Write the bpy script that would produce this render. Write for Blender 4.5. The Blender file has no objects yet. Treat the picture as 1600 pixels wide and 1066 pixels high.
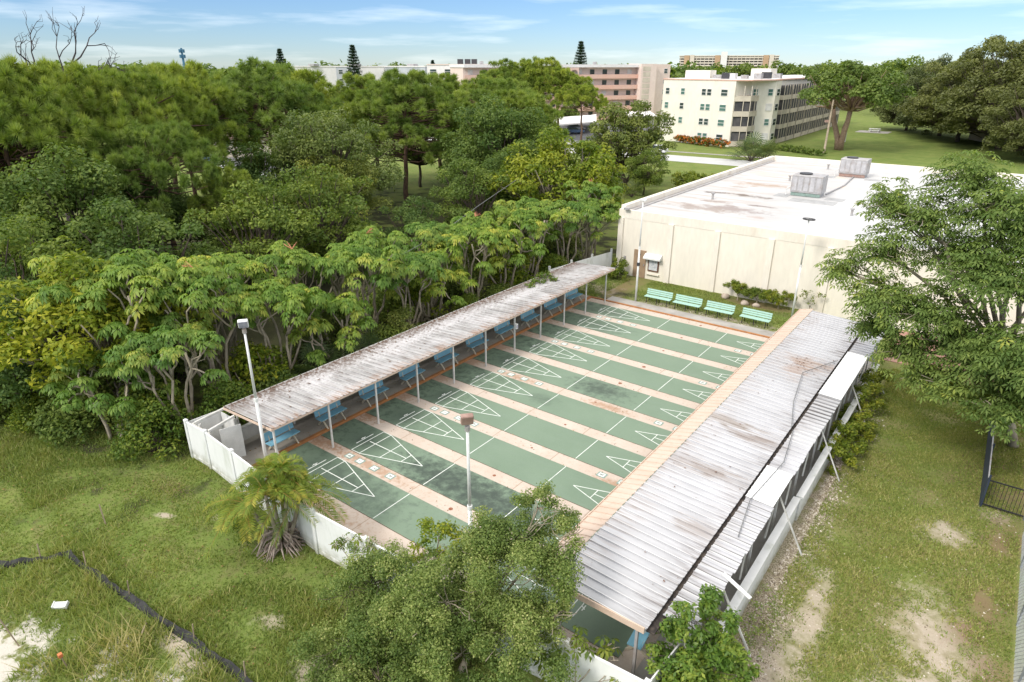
import bpy, math, random
import numpy as np
from mathutils import Vector, Matrix
R = math.radians
C = bpy.context.scene.collection
S = bpy.context.scene
rng = np.random.default_rng(7)
random.seed(7)

# ------------------------------------------------------------------ camera
cam_d = bpy.data.cameras.new("camera")
cam_d.sensor_width = 36.0
cam_d.lens = 36.0 * 1028.3 / 1600.0
cam_d.clip_end = 4000
cam_d.clip_start = 0.1
cam = bpy.data.objects.new("camera", cam_d)
C.objects.link(cam)
cam.location = (21.43, -12.14, 14.76)
cam.rotation_euler = (R(90 - 22.8), 0, R(37.1))
S.camera = cam

# ------------------------------------------------------------------ sky and sun
SUN_EL, SUN_AZ = 43.0, 194.0          # azimuth from +Y clockwise (towards -x, -y)
w = bpy.data.worlds.new("World")
S.world = w
w.use_nodes = True
nt = w.node_tree
nt.nodes.clear()
wo = nt.nodes.new("ShaderNodeOutputWorld")
bg = nt.nodes.new("ShaderNodeBackground")
sky = nt.nodes.new("ShaderNodeTexSky")
sky.sky_type = 'NISHITA'
sky.sun_disc = False
sky.sun_elevation = R(SUN_EL)
sky.sun_rotation = R(SUN_AZ)
sky.air_density = 1.0
sky.dust_density = 0.0
sky.ozone_density = 4.0
bg.inputs[1].default_value = 0.135
tc = nt.nodes.new("ShaderNodeTexCoord")
mp = nt.nodes.new("ShaderNodeMapping")
mp.inputs['Scale'].default_value = (2.6, 2.6, 26.0)
nz = nt.nodes.new("ShaderNodeTexNoise")
nz.inputs['Scale'].default_value = 1.6
nz.inputs['Detail'].default_value = 7
nz.inputs['Roughness'].default_value = 0.55
cr = nt.nodes.new("ShaderNodeMapRange")
cr.inputs['From Min'].default_value = 0.5
cr.inputs['From Max'].default_value = 0.85
cr.inputs['To Min'].default_value = 0.0
cr.inputs['To Max'].default_value = 0.4
mx = nt.nodes.new("ShaderNodeMixRGB")
mx.inputs[2].default_value = (6.6, 6.5, 6.3, 1)
nt.links.new(tc.outputs['Generated'], mp.inputs[0])
nt.links.new(mp.outputs[0], nz.inputs['Vector'])
nt.links.new(nz.outputs['Fac'], cr.inputs['Value'])
# thin high cloud: patchy streaks low down, plus unseen cover overhead, added for soft neutral fill light
sx = nt.nodes.new("ShaderNodeSeparateXYZ")
nt.links.new(tc.outputs['Generated'], sx.inputs[0])
zr = nt.nodes.new("ShaderNodeMapRange")
zr.inputs['From Min'].default_value = 0.08
zr.inputs['From Max'].default_value = 0.45
zr.inputs['To Max'].default_value = 0.8
nt.links.new(sx.outputs[2], zr.inputs['Value'])
ad = nt.nodes.new("ShaderNodeMath"); ad.operation = 'ADD'; ad.use_clamp = True
nt.links.new(cr.outputs[0], ad.inputs[0]); nt.links.new(zr.outputs[0], ad.inputs[1])
nt.links.new(ad.outputs[0], mx.inputs[0])
tint = nt.nodes.new("ShaderNodeMixRGB"); tint.blend_type = 'MULTIPLY'; tint.inputs[0].default_value = 1.0
tint.inputs[2].default_value = (0.265, 0.33, 0.445, 1)
nt.links.new(sky.outputs[0], tint.inputs[1])
nt.links.new(tint.outputs[0], mx.inputs[1])
nt.links.new(mx.outputs[0], bg.inputs[0])
nt.links.new(bg.outputs[0], wo.inputs[0])

sd = bpy.data.lights.new("sun", 'SUN')
sd.energy = 1.25
sd.angle = R(14)
sd.color = (1.0, 0.95, 0.87)
sun = bpy.data.objects.new("sun", sd)
C.objects.link(sun)
sun.location = (0, 0, 60)
el, az = R(SUN_EL), R(SUN_AZ)
sv = Vector((math.sin(az) * math.cos(el), math.cos(az) * math.cos(el), math.sin(el)))
sun.rotation_euler = (-sv).to_track_quat('-Z', 'Y').to_euler()

S.view_settings.view_transform = 'Standard'
S.view_settings.look = 'None'
S.view_settings.exposure = 1.18
S.view_settings.gamma = 1
S.render.engine = 'CYCLES'
S.cycles.max_bounces = 6
S.cycles.diffuse_bounces = 3
S.cycles.glossy_bounces = 2
S.cycles.transmission_bounces = 3
S.cycles.use_denoising = True

# ------------------------------------------------------------------ object helpers
def tag(o, label=None, cat=None, group=None, kind=None):
    if label: o['label'] = label
    if cat: o['category'] = cat
    if group: o['group'] = group
    if kind: o['kind'] = kind
    return o

def thing(name, label, cat, loc=(0, 0, 0), rz=0.0, group=None):
    o = bpy.data.objects.new(name, None)
    o.empty_display_size = 0.3
    C.objects.link(o)
    o.location = loc
    o.rotation_euler = (0, 0, rz)
    return tag(o, label, cat, group)

def copy_tree(o, parent=None):
    c = o.copy()
    C.objects.link(c)
    if parent is not None:
        c.parent = parent
    for ch in list(o.children):
        copy_tree(ch, c)
    return c

class MB:
    """collects faces, builds ONE mesh object"""
    def __init__(s): s.v = []; s.f = []
    def quad(s, *p):
        n = len(s.v); s.v += [tuple(q) for q in p]; s.f.append(tuple(range(n, n + len(p)))); return s
    def box(s, x0, x1, y0, y1, z0, z1, M=None):
        n = len(s.v)
        P = [(x0, y0, z0), (x1, y0, z0), (x1, y1, z0), (x0, y1, z0), (x0, y0, z1), (x1, y0, z1), (x1, y1, z1), (x0, y1, z1)]
        if M is not None: P = [tuple(M @ Vector(p)) for p in P]
        s.v += P
        for f in ((3, 2, 1, 0), (4, 5, 6, 7), (0, 1, 5, 4), (1, 2, 6, 5), (2, 3, 7, 6), (3, 0, 4, 7)):
            s.f.append(tuple(n + i for i in f))
        return s
    def bar(s, a, b, wd, ht, up=(0, 0, 1)):
        a, b = Vector(a), Vector(b); d = (b - a); L = d.length; d.normalize()
        u = Vector(up); sd_ = d.cross(u)
        if sd_.length < 1e-4: sd_ = d.cross(Vector((0, 1, 0)))
        sd_.normalize(); u = sd_.cross(d)
        M = Matrix((d, sd_, u)).transposed().to_4x4(); M.translation = a
        return s.box(0, L, -wd / 2, wd / 2, -ht / 2, ht / 2, M)
    def tube(s, pts, rad, seg=6, cap=True):
        pts = [Vector(p) for p in pts]
        if not hasattr(rad, '__len__'): rad = [rad] * len(pts)
        n0 = len(s.v); N = len(pts)
        for i, p in enumerate(pts):
            d = (pts[min(i + 1, N - 1)] - pts[max(i - 1, 0)]).normalized()
            a = d.cross(Vector((0.31, 0.12, 0.94)))
            if a.length < 1e-3: a = d.cross(Vector((1, 0, 0)))
            a.normalize(); b = d.cross(a)
            for k in range(seg):
                t = 2 * math.pi * k / seg
                s.v.append(tuple(p + (a * math.cos(t) + b * math.sin(t)) * rad[i]))
        for i in range(N - 1):
            for k in range(seg):
                k2 = (k + 1) % seg
                s.f.append((n0 + i * seg + k, n0 + i * seg + k2, n0 + (i + 1) * seg + k2, n0 + (i + 1) * seg + k))
        if cap:
            s.f.append(tuple(n0 + k for k in range(seg))[::-1])
            s.f.append(tuple(n0 + (N - 1) * seg + k for k in range(seg)))
        return s
    def cyl(s, x, y, z0, z1, r, r1=None, seg=10):
        return s.tube([(x, y, z0), (x, y, z1)], [r, r if r1 is None else r1], seg)
    def prism(s, poly, z0, z1):
        n = len(s.v); k = len(poly)
        s.v += [(p[0], p[1], z0) for p in poly] + [(p[0], p[1], z1) for p in poly]
        s.f.append(tuple(n + i for i in range(k))[::-1]); s.f.append(tuple(n + k + i for i in range(k)))
        for i in range(k):
            j = (i + 1) % k
            s.f.append((n + i, n + j, n + k + j, n + k + i))
        return s
    def build(s, name, mat, parent=None, smooth=False, bevel=0):
        o = np.zeros(3); q = parent
        while q is not None:
            o += np.array(q.location); q = q.parent
        me = bpy.data.meshes.new(name)
        me.from_pydata([(a - o[0], b - o[1], c - o[2]) for a, b, c in s.v], [], s.f)
        me.materials.append(mat)
        if smooth:
            me.polygons.foreach_set('use_smooth', [True] * len(me.polygons))
        me.update()
        ob = bpy.data.objects.new(name, me)
        C.objects.link(ob)
        if parent is not None: ob.parent = parent
        if bevel:
            md = ob.modifiers.new('bevel', 'BEVEL'); md.width = bevel; md.segments = 2; md.limit_method = 'ANGLE'
        return ob

def np_mesh(name, verts, faces_n, nper, mat, parent=None, var=None):
    """verts (N,3); faces are consecutive runs of nper vertices or an index array (F,nper)"""
    me = bpy.data.meshes.new(name)
    verts = np.ascontiguousarray(verts, dtype=np.float32)
    if isinstance(faces_n, int):
        idx = np.arange(faces_n * nper, dtype=np.int32)
        F = faces_n
    else:
        idx = np.ascontiguousarray(faces_n, dtype=np.int32).ravel(); F = len(faces_n)
    me.vertices.add(len(verts)); me.vertices.foreach_set('co', verts.ravel())
    me.loops.add(len(idx)); me.loops.foreach_set('vertex_index', idx)
    me.polygons.add(F)
    me.polygons.foreach_set('loop_start', np.arange(F, dtype=np.int32) * nper)
    me.update(calc_edges=True)
    if var is not None:
        at = me.attributes.new('v', 'FLOAT', 'FACE')
        at.data.foreach_set('value', np.ascontiguousarray(var, dtype=np.float32))
    me.materials.append(mat)
    ob = bpy.data.objects.new(name, me)
    C.objects.link(ob)
    if parent is not None: ob.parent = parent
    return ob

# ------------------------------------------------------------------ material helpers
class NT:
    def __init__(s, name):
        s.m = bpy.data.materials.new(name); s.m.use_nodes = True
        s.t = s.m.node_tree; s.t.nodes.clear()
        s.out = s.t.nodes.new('ShaderNodeOutputMaterial')
    def n(s, kind, **kw):
        x = s.t.nodes.new(kind)
        for k, v in kw.items(): setattr(x, k, v)
        return x
    def l(s, a, b): s.t.links.new(a, b)
    def val(s, sock, x):
        if isinstance(x, bpy.types.NodeSocket): s.l(x, sock)
        else: sock.default_value = x
    def pos(s):
        return s.n('ShaderNodeNewGeometry').outputs['Position']
    def map(s, vec, scale=(1, 1, 1), loc=(0, 0, 0), rot=(0, 0, 0)):
        m = s.n('ShaderNodeMapping'); s.l(vec, m.inputs[0])
        m.inputs['Scale'].default_value = scale; m.inputs['Location'].default_value = loc; m.inputs['Rotation'].default_value = rot
        return m.outputs[0]
    def noise(s, vec, scale=1, detail=4, rough=0.55, dist=0):
        m = s.n('ShaderNodeTexNoise'); s.l(vec, m.inputs['Vector'])
        m.inputs['Scale'].default_value = scale; m.inputs['Detail'].default_value = detail
        m.inputs['Roughness'].default_value = rough; m.inputs['Distortion'].default_value = dist
        return m.outputs['Fac']
    def ramp(s, v, a, b, c=0.0, d=1.0):
        m = s.n('ShaderNodeMapRange'); m.clamp = True
        s.l(v, m.inputs['Value'])
        m.inputs['From Min'].default_value = a; m.inputs['From Max'].default_value = b
        m.inputs['To Min'].default_value = c; m.inputs['To Max'].default_value = d
        return m.outputs[0]
    def mth(s, op, a, b=0.0):
        m = s.n('ShaderNodeMath', operation=op); s.val(m.inputs[0], a); s.val(m.inputs[1], b)
        return m.outputs[0]
    def mix(s, f, a, b):
        m = s.n('ShaderNodeMixRGB'); s.val(m.inputs[0], f)
        for i, x in ((1, a), (2, b)):
            if isinstance(x, tuple): m.inputs[i].default_value = (*x, 1) if len(x) == 3 else x
            else: s.l(x, m.inputs[i])
        return m.outputs[0]
    def ribline(s, P, ya, yb, pitch=0.305, lo=0.1, hi=0.36):  # stripe mask for painting each rib's shadow line and bright top
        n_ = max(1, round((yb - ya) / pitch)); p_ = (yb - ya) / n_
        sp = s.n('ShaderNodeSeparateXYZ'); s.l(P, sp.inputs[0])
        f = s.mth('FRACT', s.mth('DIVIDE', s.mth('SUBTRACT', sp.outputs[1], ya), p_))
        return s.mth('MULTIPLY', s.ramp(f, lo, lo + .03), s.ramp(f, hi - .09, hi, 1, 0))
    def spot(s, P, x, y, rx, ry, rot=0.0, nz=None, soft=0.45, amt=0.9):
        """0..1 blotch with a ragged edge at a place in the world"""
        c, q = math.cos(-rot), math.sin(-rot)
        vm = s.n('ShaderNodeVectorMath', operation='SUBTRACT'); s.l(P, vm.inputs[0]); vm.inputs[1].default_value = (x, y, 0)
        mp_ = s.n('ShaderNodeMapping'); mp_.vector_type = 'TEXTURE'; s.l(vm.outputs[0], mp_.inputs[0])
        mp_.inputs['Rotation'].default_value = (0, 0, rot); mp_.inputs['Scale'].default_value = (rx, ry, 1000)
        ln = s.n('ShaderNodeVectorMath', operation='LENGTH'); s.l(mp_.outputs[0], ln.inputs[0])
        d = ln.outputs['Value']
        if nz is not None:
            d = s.mth('ADD', d, s.mth('MULTIPLY', s.mth('SUBTRACT', s.ramp(nz, 0.36, 0.64), 0.5), 1.5))
        return s.ramp(d, 1.0 - soft, 1.0 + soft, amt, 0.0)
    def pbsdf(s, col, rough=0.7, spec=0.3, bump=None, bs=0.3, bd=0.02, metal=0.0):
        b = s.n('ShaderNodeBsdfPrincipled')
        if isinstance(col, tuple): b.inputs['Base Color'].default_value = (*col, 1)
        else: s.l(col, b.inputs['Base Color'])
        s.val(b.inputs['Roughness'], rough)
        b.inputs['Specular IOR Level'].default_value = spec
        b.inputs['Metallic'].default_value = metal
        if bump is not None:
            bn = s.n('ShaderNodeBump'); s.l(bump, bn.inputs['Height'])
            bn.inputs['Strength'].default_value = bs; bn.inputs['Distance'].default_value = bd
            s.l(bn.outputs[0], b.inputs['Normal'])
        s.l(b.outputs[0], s.out.inputs[0])
        return b

def m_plain(name, c1, c2=None, scale=3.0, rough=0.6, spec=0.3, bump=0.0, stretch=(1, 1, 1), lo=0.4, hi=0.65, metal=0.0, grime=None, g=(0.5, 0.75), gs=0.8):
    t = NT(name); P = t.pos()
    v = t.map(P, stretch)
    n1 = t.noise(v, scale, 5)
    c2 = c2 or tuple(x * 0.75 for x in c1)
    col = t.mix(t.ramp(n1, lo, hi), c1, c2)
    n2 = t.noise(v, scale * 9, 3)
    col = t.mix(t.ramp(n2, 0.35, 0.8, 0, 0.35), col, tuple(x * 0.7 for x in c1))
    if grime:
        n3 = t.noise(v, gs, 7, 0.62)
        col = t.mix(t.ramp(n3, g[0], g[1], 0, 0.85), col, grime)
    t.pbsdf(col, rough, spec, bump=n2 if bump else None, bs=bump, metal=metal)
    return t.m

def m_leaf(name, ramp, trans=0.28, rough=0.5, spec=0.25, tmul=(1.25, 1.35, 0.6), vary=True):
    """leaf colour comes from each leaf's own value (young / old leaves)"""
    t = NT(name)
    a = t.n('ShaderNodeAttribute'); a.attribute_name = 'v'
    cr_ = t.n('ShaderNodeValToRGB'); t.l(a.outputs['Fac'], cr_.inputs[0])
    e = cr_.color_ramp.elements
    e[0].position, e[0].color = ramp[0][0], (*ramp[0][1], 1)
    e[1].position, e[1].color = ramp[-1][0], (*ramp[-1][1], 1)
    for p_, c_ in ramp[1:-1]:
        x = e.new(p_); x.color = (*c_, 1)
    oi = t.n('ShaderNodeObjectInfo')      # every plant has its own shade of green
    sh_ = t.mix(oi.outputs['Random'], (0.8, 0.86, 0.95), (1.22, 1.12, 0.9)) if vary else None
    colr = cr_.outputs[0] if sh_ is None else t.mix(1.0, cr_.outputs[0], sh_)
    b = t.n('ShaderNodeBsdfPrincipled'); t.l(colr, b.inputs['Base Color'])
    b.inputs['Roughness'].default_value = rough; b.inputs['Specular IOR Level'].default_value = spec
    tr = t.n('ShaderNodeBsdfTranslucent')
    t.l(t.mix(1.0, colr, (*tmul, 1)), tr.inputs[0])
    for nd in t.t.nodes:
        if nd.type == 'MIX_RGB' and not nd.inputs[0].is_linked: nd.blend_type = 'MULTIPLY'
    ms = t.n('ShaderNodeMixShader'); ms.inputs[0].default_value = trans
    t.l(b.outputs[0], ms.inputs[1]); t.l(tr.outputs[0], ms.inputs[2]); t.l(ms.outputs[0], t.out.inputs[0])
    return t.m

M = {}
M['white_paint'] = m_plain('white_paint', (0.78, 0.78, 0.76), (0.68, 0.68, 0.66), 2, 0.45, grime=(0.42, 0.41, 0.37), g=(0.58, 0.85))
M['vinyl'] = m_plain('white_vinyl', (0.82, 0.82, 0.82), (0.74, 0.74, 0.73), 1.2, 0.35, 0.4, grime=(0.36, 0.38, 0.3), g=(0.62, 0.9), stretch=(1, 1, 0.5))
def m_vinyl():
    t = NT('white_vinyl'); P = t.pos(); z_ = t.n('ShaderNodeSeparateXYZ'); t.l(P, z_.inputs[0])
    n1 = t.noise(t.map(P, (1, 1, .35)), 1.6, 6, .6); n2 = t.noise(P, 5, 6, .65)
    col = t.mix(t.ramp(n1, .4, .7), (0.8, 0.8, 0.79), (0.7, 0.71, 0.69))
    col = t.mix(t.mth('MULTIPLY', t.ramp(z_.outputs[2], 0.0, 0.55, 1, 0), t.ramp(n2, .3, .6)), col, (0.3, 0.29, 0.2))
    col = t.mix(t.ramp(n1, .56, .78, 0, .7), col, (0.45, 0.47, 0.38))
    t.pbsdf(col, .4, .4); return t.m
M['vinyl'] = m_vinyl()
M['old_white'] = m_plain('old_white', (0.66, 0.65, 0.62), (0.5, 0.49, 0.46), 2.5, 0.6, grime=(0.3, 0.27, 0.22), g=(0.55, 0.8))
M['peach'] = m_plain('peach_trim', (0.66, 0.5, 0.4), (0.58, 0.44, 0.34), 2, 0.6, grime=(0.35, 0.24, 0.16), g=(0.55, 0.8))
M['blue_bench'] = m_plain('blue_bench', (0.22, 0.46, 0.6), (0.19, 0.41, 0.54), 4, 0.5, grime=(0.16, 0.27, 0.33), g=(0.6, 0.9))
M['cream_leg'] = m_plain('cream_leg', (0.62, 0.56, 0.44), None, 5, 0.6)
M['mint_slat'] = m_plain('mint_slat', (0.39, 0.59, 0.51), (0.34, 0.53, 0.46), 6, 0.5, grime=(0.3, 0.42, 0.36), g=(0.62, 0.9))
M['black_iron'] = m_plain('black_iron', (0.02, 0.02, 0.022), (0.035, 0.03, 0.028), 6, 0.5)
M['concrete'] = m_plain('grey_concrete', (0.36, 0.33, 0.29), (0.29, 0.26, 0.23), 1.2, 0.85, 0.2, bump=0.15, grime=(0.14, 0.12, 0.1), g=(0.55, 0.8))
M['path_concrete'] = m_plain('path_concrete', (0.4, 0.38, 0.35), (0.3, 0.28, 0.26), 1.0, 0.85, 0.2, bump=0.15, grime=(0.2, 0.18, 0.14), g=(0.55, 0.8))
M['orange_edge'] = m_plain('orange_edge', (0.42, 0.19, 0.07), (0.32, 0.14, 0.06), 3, 0.7, grime=(0.16, 0.09, 0.05), g=(0.55, 0.8))
M['stucco'] = m_plain('cream_stucco', (0.8, 0.74, 0.64), (0.77, 0.71, 0.61), 0.5, 0.8, 0.2, bump=0.1, grime=(0.64, 0.57, 0.47), g=(0.62, 0.9), stretch=(1, 1, 0.25))
M['stucco_trim'] = m_plain('stucco_trim', (0.8, 0.74, 0.65), (0.74, 0.67, 0.57), 0.8, 0.8, 0.2, grime=(0.5, 0.44, 0.36), g=(0.6, 0.85), stretch=(1, 1, 0.3))
M['tan_door'] = m_plain('tan_door', (0.37, 0.26, 0.17), None, 2, 0.55)
M['wood_brown'] = m_plain('brown_wood', (0.16, 0.075, 0.045), None, 5, 0.6)
M['notice'] = m_plain('notice_paper', (0.62, 0.63, 0.64), (0.35, 0.38, 0.42), 9, 0.5)
M['steel'] = m_plain('galvanised_steel', (0.43, 0.42, 0.42), (0.33, 0.31, 0.3), 3, 0.5, 0.5, grime=(0.27, 0.2, 0.16), g=(0.52, 0.75), gs=1.6, metal=0.2)
M['dark_metal'] = m_plain('dark_metal', (0.06, 0.06, 0.065), None, 4, 0.5)
M['rust_lamp'] = m_plain('rusted_lamp', (0.36, 0.24, 0.2), (0.27, 0.17, 0.14), 5, 0.7)
M['lens'] = m_plain('lamp_lens', (0.42, 0.41, 0.5), (0.26, 0.25, 0.34), 9, 0.3, 0.5)
M['grey_patch'] = m_plain('roof_patch', (0.4, 0.4, 0.4), None, 2, 0.8)
M['black_mesh'] = m_plain('black_fabric', (0.022, 0.022, 0.024), (0.045, 0.045, 0.045), 4, 0.8, grime=(0.12, 0.11, 0.1), g=(0.6, 0.85))
M['stake_wood'] = m_plain('stake_wood', (0.3, 0.24, 0.17), None, 5, 0.8)
M['orange_flag'] = m_plain('orange_marker', (0.62, 0.2, 0.08), None, 5, 0.6)
M['blue_black'] = m_plain('blue_black_screen', (0.028, 0.038, 0.06), (0.05, 0.065, 0.09), 3, 0.7)
M['chain'] = m_plain('chain_wire', (0.27, 0.29, 0.31), None, 4, 0.45, 0.5, metal=0.4)
M['rock'] = m_plain('pale_rock', (0.5, 0.42, 0.35), (0.36, 0.29, 0.23), 4, 0.9, bump=0.4)
M['bark_pale'] = m_plain('pale_bark', (0.38, 0.33, 0.25), (0.25, 0.21, 0.16), 5, 0.9, 0.1, bump=0.3)
M['bark_pine'] = m_plain('pine_bark', (0.17, 0.105, 0.075), (0.1, 0.07, 0.055), 4, 0.95, 0.1, bump=0.4)
M['bark_dark'] = m_plain('dark_bark', (0.12, 0.095, 0.075), (0.07, 0.058, 0.048), 4, 0.95, 0.1, bump=0.4)
M['bark_ficus'] = m_plain('ficus_bark', (0.36, 0.25, 0.18), (0.25, 0.17, 0.12), 3, 0.9, 0.1)
M['dead_wood'] = m_plain('dead_wood', (0.06, 0.05, 0.055), (0.1, 0.08, 0.075), 3, 0.95, 0.1)
M['dead_frond'] = m_plain('dead_frond', (0.36, 0.3, 0.26), (0.2, 0.15, 0.12), 6, 0.95, 0.1)
M['road'] = m_plain('pale_road', (0.52, 0.52, 0.51), (0.46, 0.46, 0.45), 0.3, 0.9, 0.2)
M['asphalt'] = m_plain('parking_asphalt', (0.16, 0.16, 0.165), (0.12, 0.12, 0.125), 0.3, 0.9, 0.2)
M['glass'] = m_plain('window_glass', (0.035, 0.05, 0.05), (0.06, 0.09, 0.085), 0.7, 0.15, 0.5)
M['glass_green'] = m_plain('green_glass', (0.1, 0.2, 0.17), (0.07, 0.14, 0.12), 0.7, 0.15, 0.5)
M['shutter'] = m_plain('white_shutter', (0.74, 0.72, 0.7), None, 1, 0.6)
M['cream_wall'] = m_plain('cream_wall', (0.8, 0.755, 0.66), (0.77, 0.725, 0.63), 0.2, 0.85, 0.2, stretch=(1, 1, 0.4))
M['cream_rail'] = m_plain('cream_rail', (0.62, 0.55, 0.45), None, 0.5, 0.8)
M['screen'] = m_plain('dark_screen', (0.05, 0.05, 0.055), (0.12, 0.11, 0.11), 0.5, 0.6)
M['pink_wall'] = m_plain('pink_wall', (0.72, 0.52, 0.44), (0.68, 0.48, 0.4), 0.2, 0.85, 0.2)
M['pink_pale'] = m_plain('pale_pink_wall', (0.76, 0.63, 0.56), (0.72, 0.58, 0.52), 0.2, 0.85, 0.2)
M['coral'] = m_plain('coral_rail', (0.68, 0.42, 0.33), (0.66, 0.46, 0.38), 0.3, 0.85)
M['far_white'] = m_plain('far_white_wall', (0.78, 0.75, 0.74), (0.74, 0.71, 0.7), 0.15, 0.85, 0.2)
M['far_white_shaded'] = m_plain('far_white_shaded_wall', (0.5, 0.52, 0.56), None, 0.15, 0.85)  # shaded blocks of the white building, shade put into the wall colour
M['high_rise'] = m_plain('high_rise_wall', (0.68, 0.6, 0.52), (0.63, 0.55, 0.47), 0.05, 0.85)
M['ochre'] = m_plain('ochre_panel', (0.55, 0.37, 0.24), None, 0.05, 0.85)
M['car_white'] = m_plain('white_car_paint', (0.75, 0.75, 0.76), None, 1, 0.25, 0.5)
M['car_blue'] = m_plain('blue_car_paint', (0.1, 0.16, 0.28), None, 1, 0.25, 0.5)
M['tyre'] = m_plain('tyre_rubber', (0.02, 0.02, 0.02), None, 4, 0.8)
M['brown_roof'] = m_plain('brown_roof', (0.2, 0.14, 0.11), None, 1, 0.9)
M['cable'] = m_plain('grey_cable', (0.2, 0.2, 0.2), None, 1, 0.6)
M['flower_red'] = m_plain('red_spike', (0.5, 0.22, 0.13), (0.42, 0.14, 0.08), 5, 0.7)
M['tile_grey'] = m_plain('tile_border', (0.25, 0.34, 0.3), None, 6, 0.7)
M['line'] = m_plain('line_paint', (0.76, 0.78, 0.74), (0.62, 0.66, 0.61), 3, 0.6, grime=(0.36, 0.42, 0.37), g=(0.6, 0.85), gs=1.5)
M['ink'] = m_plain('dark_ink', (0.07, 0.1, 0.1), None, 4, 0.6)
M['utility_wood'] = m_plain('utility_wood', (0.5, 0.4, 0.3), None, 2, 0.8)
M['tower_steel'] = m_plain('tower_steel', (0.09, 0.22, 0.34), None, 2, 0.6)

# ------------------------------------------------------------------ ground and courts
LP, LW, CL = 2.52, 1.83, 15.85      # lane pitch, lane width, lane length
def m_ground():
    t = NT('lawn_ground'); P = t.pos()
    n0 = t.noise(P, 0.09, 4); n1 = t.noise(P, 0.45, 6, 0.6); n2 = t.noise(P, 1.7, 9, 0.68); n3 = t.noise(P, 22, 3, 0.7)
    col = t.mix(t.ramp(n1, 0.35, 0.65), (0.12, 0.175, 0.04), (0.195, 0.23, 0.062))
    col = t.mix(t.ramp(n0, 0.4, 0.65, 0, 0.6), col, (0.15, 0.2, 0.048))
    col = t.mix(t.mth('MULTIPLY', t.ramp(n2, 0.46, 0.62), t.ramp(n1, .35, .6, .1, .42)), col, (0.225, 0.2, 0.09))
    # drier strip to the right of the shelter
    dry = t.spot(P, 21, 12, 4.2, 16, 0, n1, 0.4, 0.85)
    col = t.mix(dry, col, t.mix(t.ramp(n1, 0.4, 0.6), (0.23, 0.205, 0.09), (0.17, 0.195, 0.055)))
    col = t.mix(t.ramp(n2, 0.5, 0.72, 0, 0.6), col, (0.15, 0.125, 0.065))
    for (x, y, rx, ry, rot) in ((19.6, 4.6, .36, 2.3, .12), (19.1, 2.2, .6, 1.3, 0), (22.3, 11.3, .6, .6, 0), (22.6, 5.9, .8, 1.4, 0.2), (23.3, 2.8, .8, 2.0, 0.1),
                                (23.5, 13.6, .45, .45, 0), (22.8, 3.4, 1.1, 1.1, 0), (0.1, -4.3, .3, .1, .4), (1.8, -3.2, .25, .12, .3),
                                (7.3, -4.9, .4, .2, .2), (9.5, -5.2, .5, .3, .2), (5.8, -6.95, .8, .25, .05), (6.9, -6.9, 1.3, .3, .05)):
        col = t.mix(t.spot(P, x, y, rx, ry, rot, n2, 0.75, 0.9), col, t.mix(n3, (0.34, 0.27, 0.2), (0.52, 0.46, 0.38)))
    for (x, y, rx, ry) in ((2.3, -10.6, 1.6, 1.3), (4.9, -8.2, .3, .9), (6.9, -8.0, 1.0, .4)):
        col = t.mix(t.spot(P, x, y, rx, ry, 0.4, n2, 0.25, 0.95), col, (0.56, 0.52, 0.46))
    for (x, y, rx, ry) in ((23.8, 11.6, .35, .9), (23.6, 8.2, .5, .9), (23.3, 6.6, .4, .6), (23.9, 4.8, .35, 1.0), (-1.3, -3.3, .8, .3), (0.6, 28, 0.9, 2.8), (9.6, 30.6, 2.6, .7), (23.9, 18, 1.2, 3.5)):
        col = t.mix(t.spot(P, x, y, rx, ry, 0, n2, 0.95, 0.75), col, t.mix(n3, (0.16, 0.095, 0.055), (0.26, 0.18, 0.12)))
    for (x, y, rx, ry) in ((18.35, 7, .55, 6), (18.4, 15, .4, 4.0), (18.5, 1.5, .6, 3.0), (7.5, 26.9, 5, .35), (-1.2, 27, 1.6, 1.2)):   # pale shell litter
        col = t.mix(t.spot(P, x, y, rx, ry, 0, n2, 0.5, 0.85), col, t.mix(t.ramp(n3, 0.4, 0.6), (0.13, 0.1, 0.06), (0.5, 0.43, 0.34)))
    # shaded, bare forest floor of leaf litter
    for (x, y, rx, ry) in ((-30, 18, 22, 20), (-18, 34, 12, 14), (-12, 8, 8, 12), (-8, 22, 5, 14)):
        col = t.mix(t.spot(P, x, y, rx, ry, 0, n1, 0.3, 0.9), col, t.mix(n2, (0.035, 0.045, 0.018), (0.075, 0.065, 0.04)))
    # mown lawns by the far buildings
    for (x, y, rx, ry, rot) in ((8, 150, 32, 46, 0), (-70, 44, 12, 14, 0)):
        col = t.mix(t.spot(P, x, y, rx, ry, rot, n0, 0.3, 0.9), col, t.mix(t.ramp(n1, 0.3, 0.7), (0.11, 0.165, 0.038), (0.185, 0.22, 0.06)))
    t.pbsdf(col, 0.95, 0.1, bump=t.mth('ADD', n2, n3), bs=0.6, bd=0.06)
    return t.m
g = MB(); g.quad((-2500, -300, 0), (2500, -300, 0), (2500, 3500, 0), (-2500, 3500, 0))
tag(g.build('ground', m_ground()), kind='structure')

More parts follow.
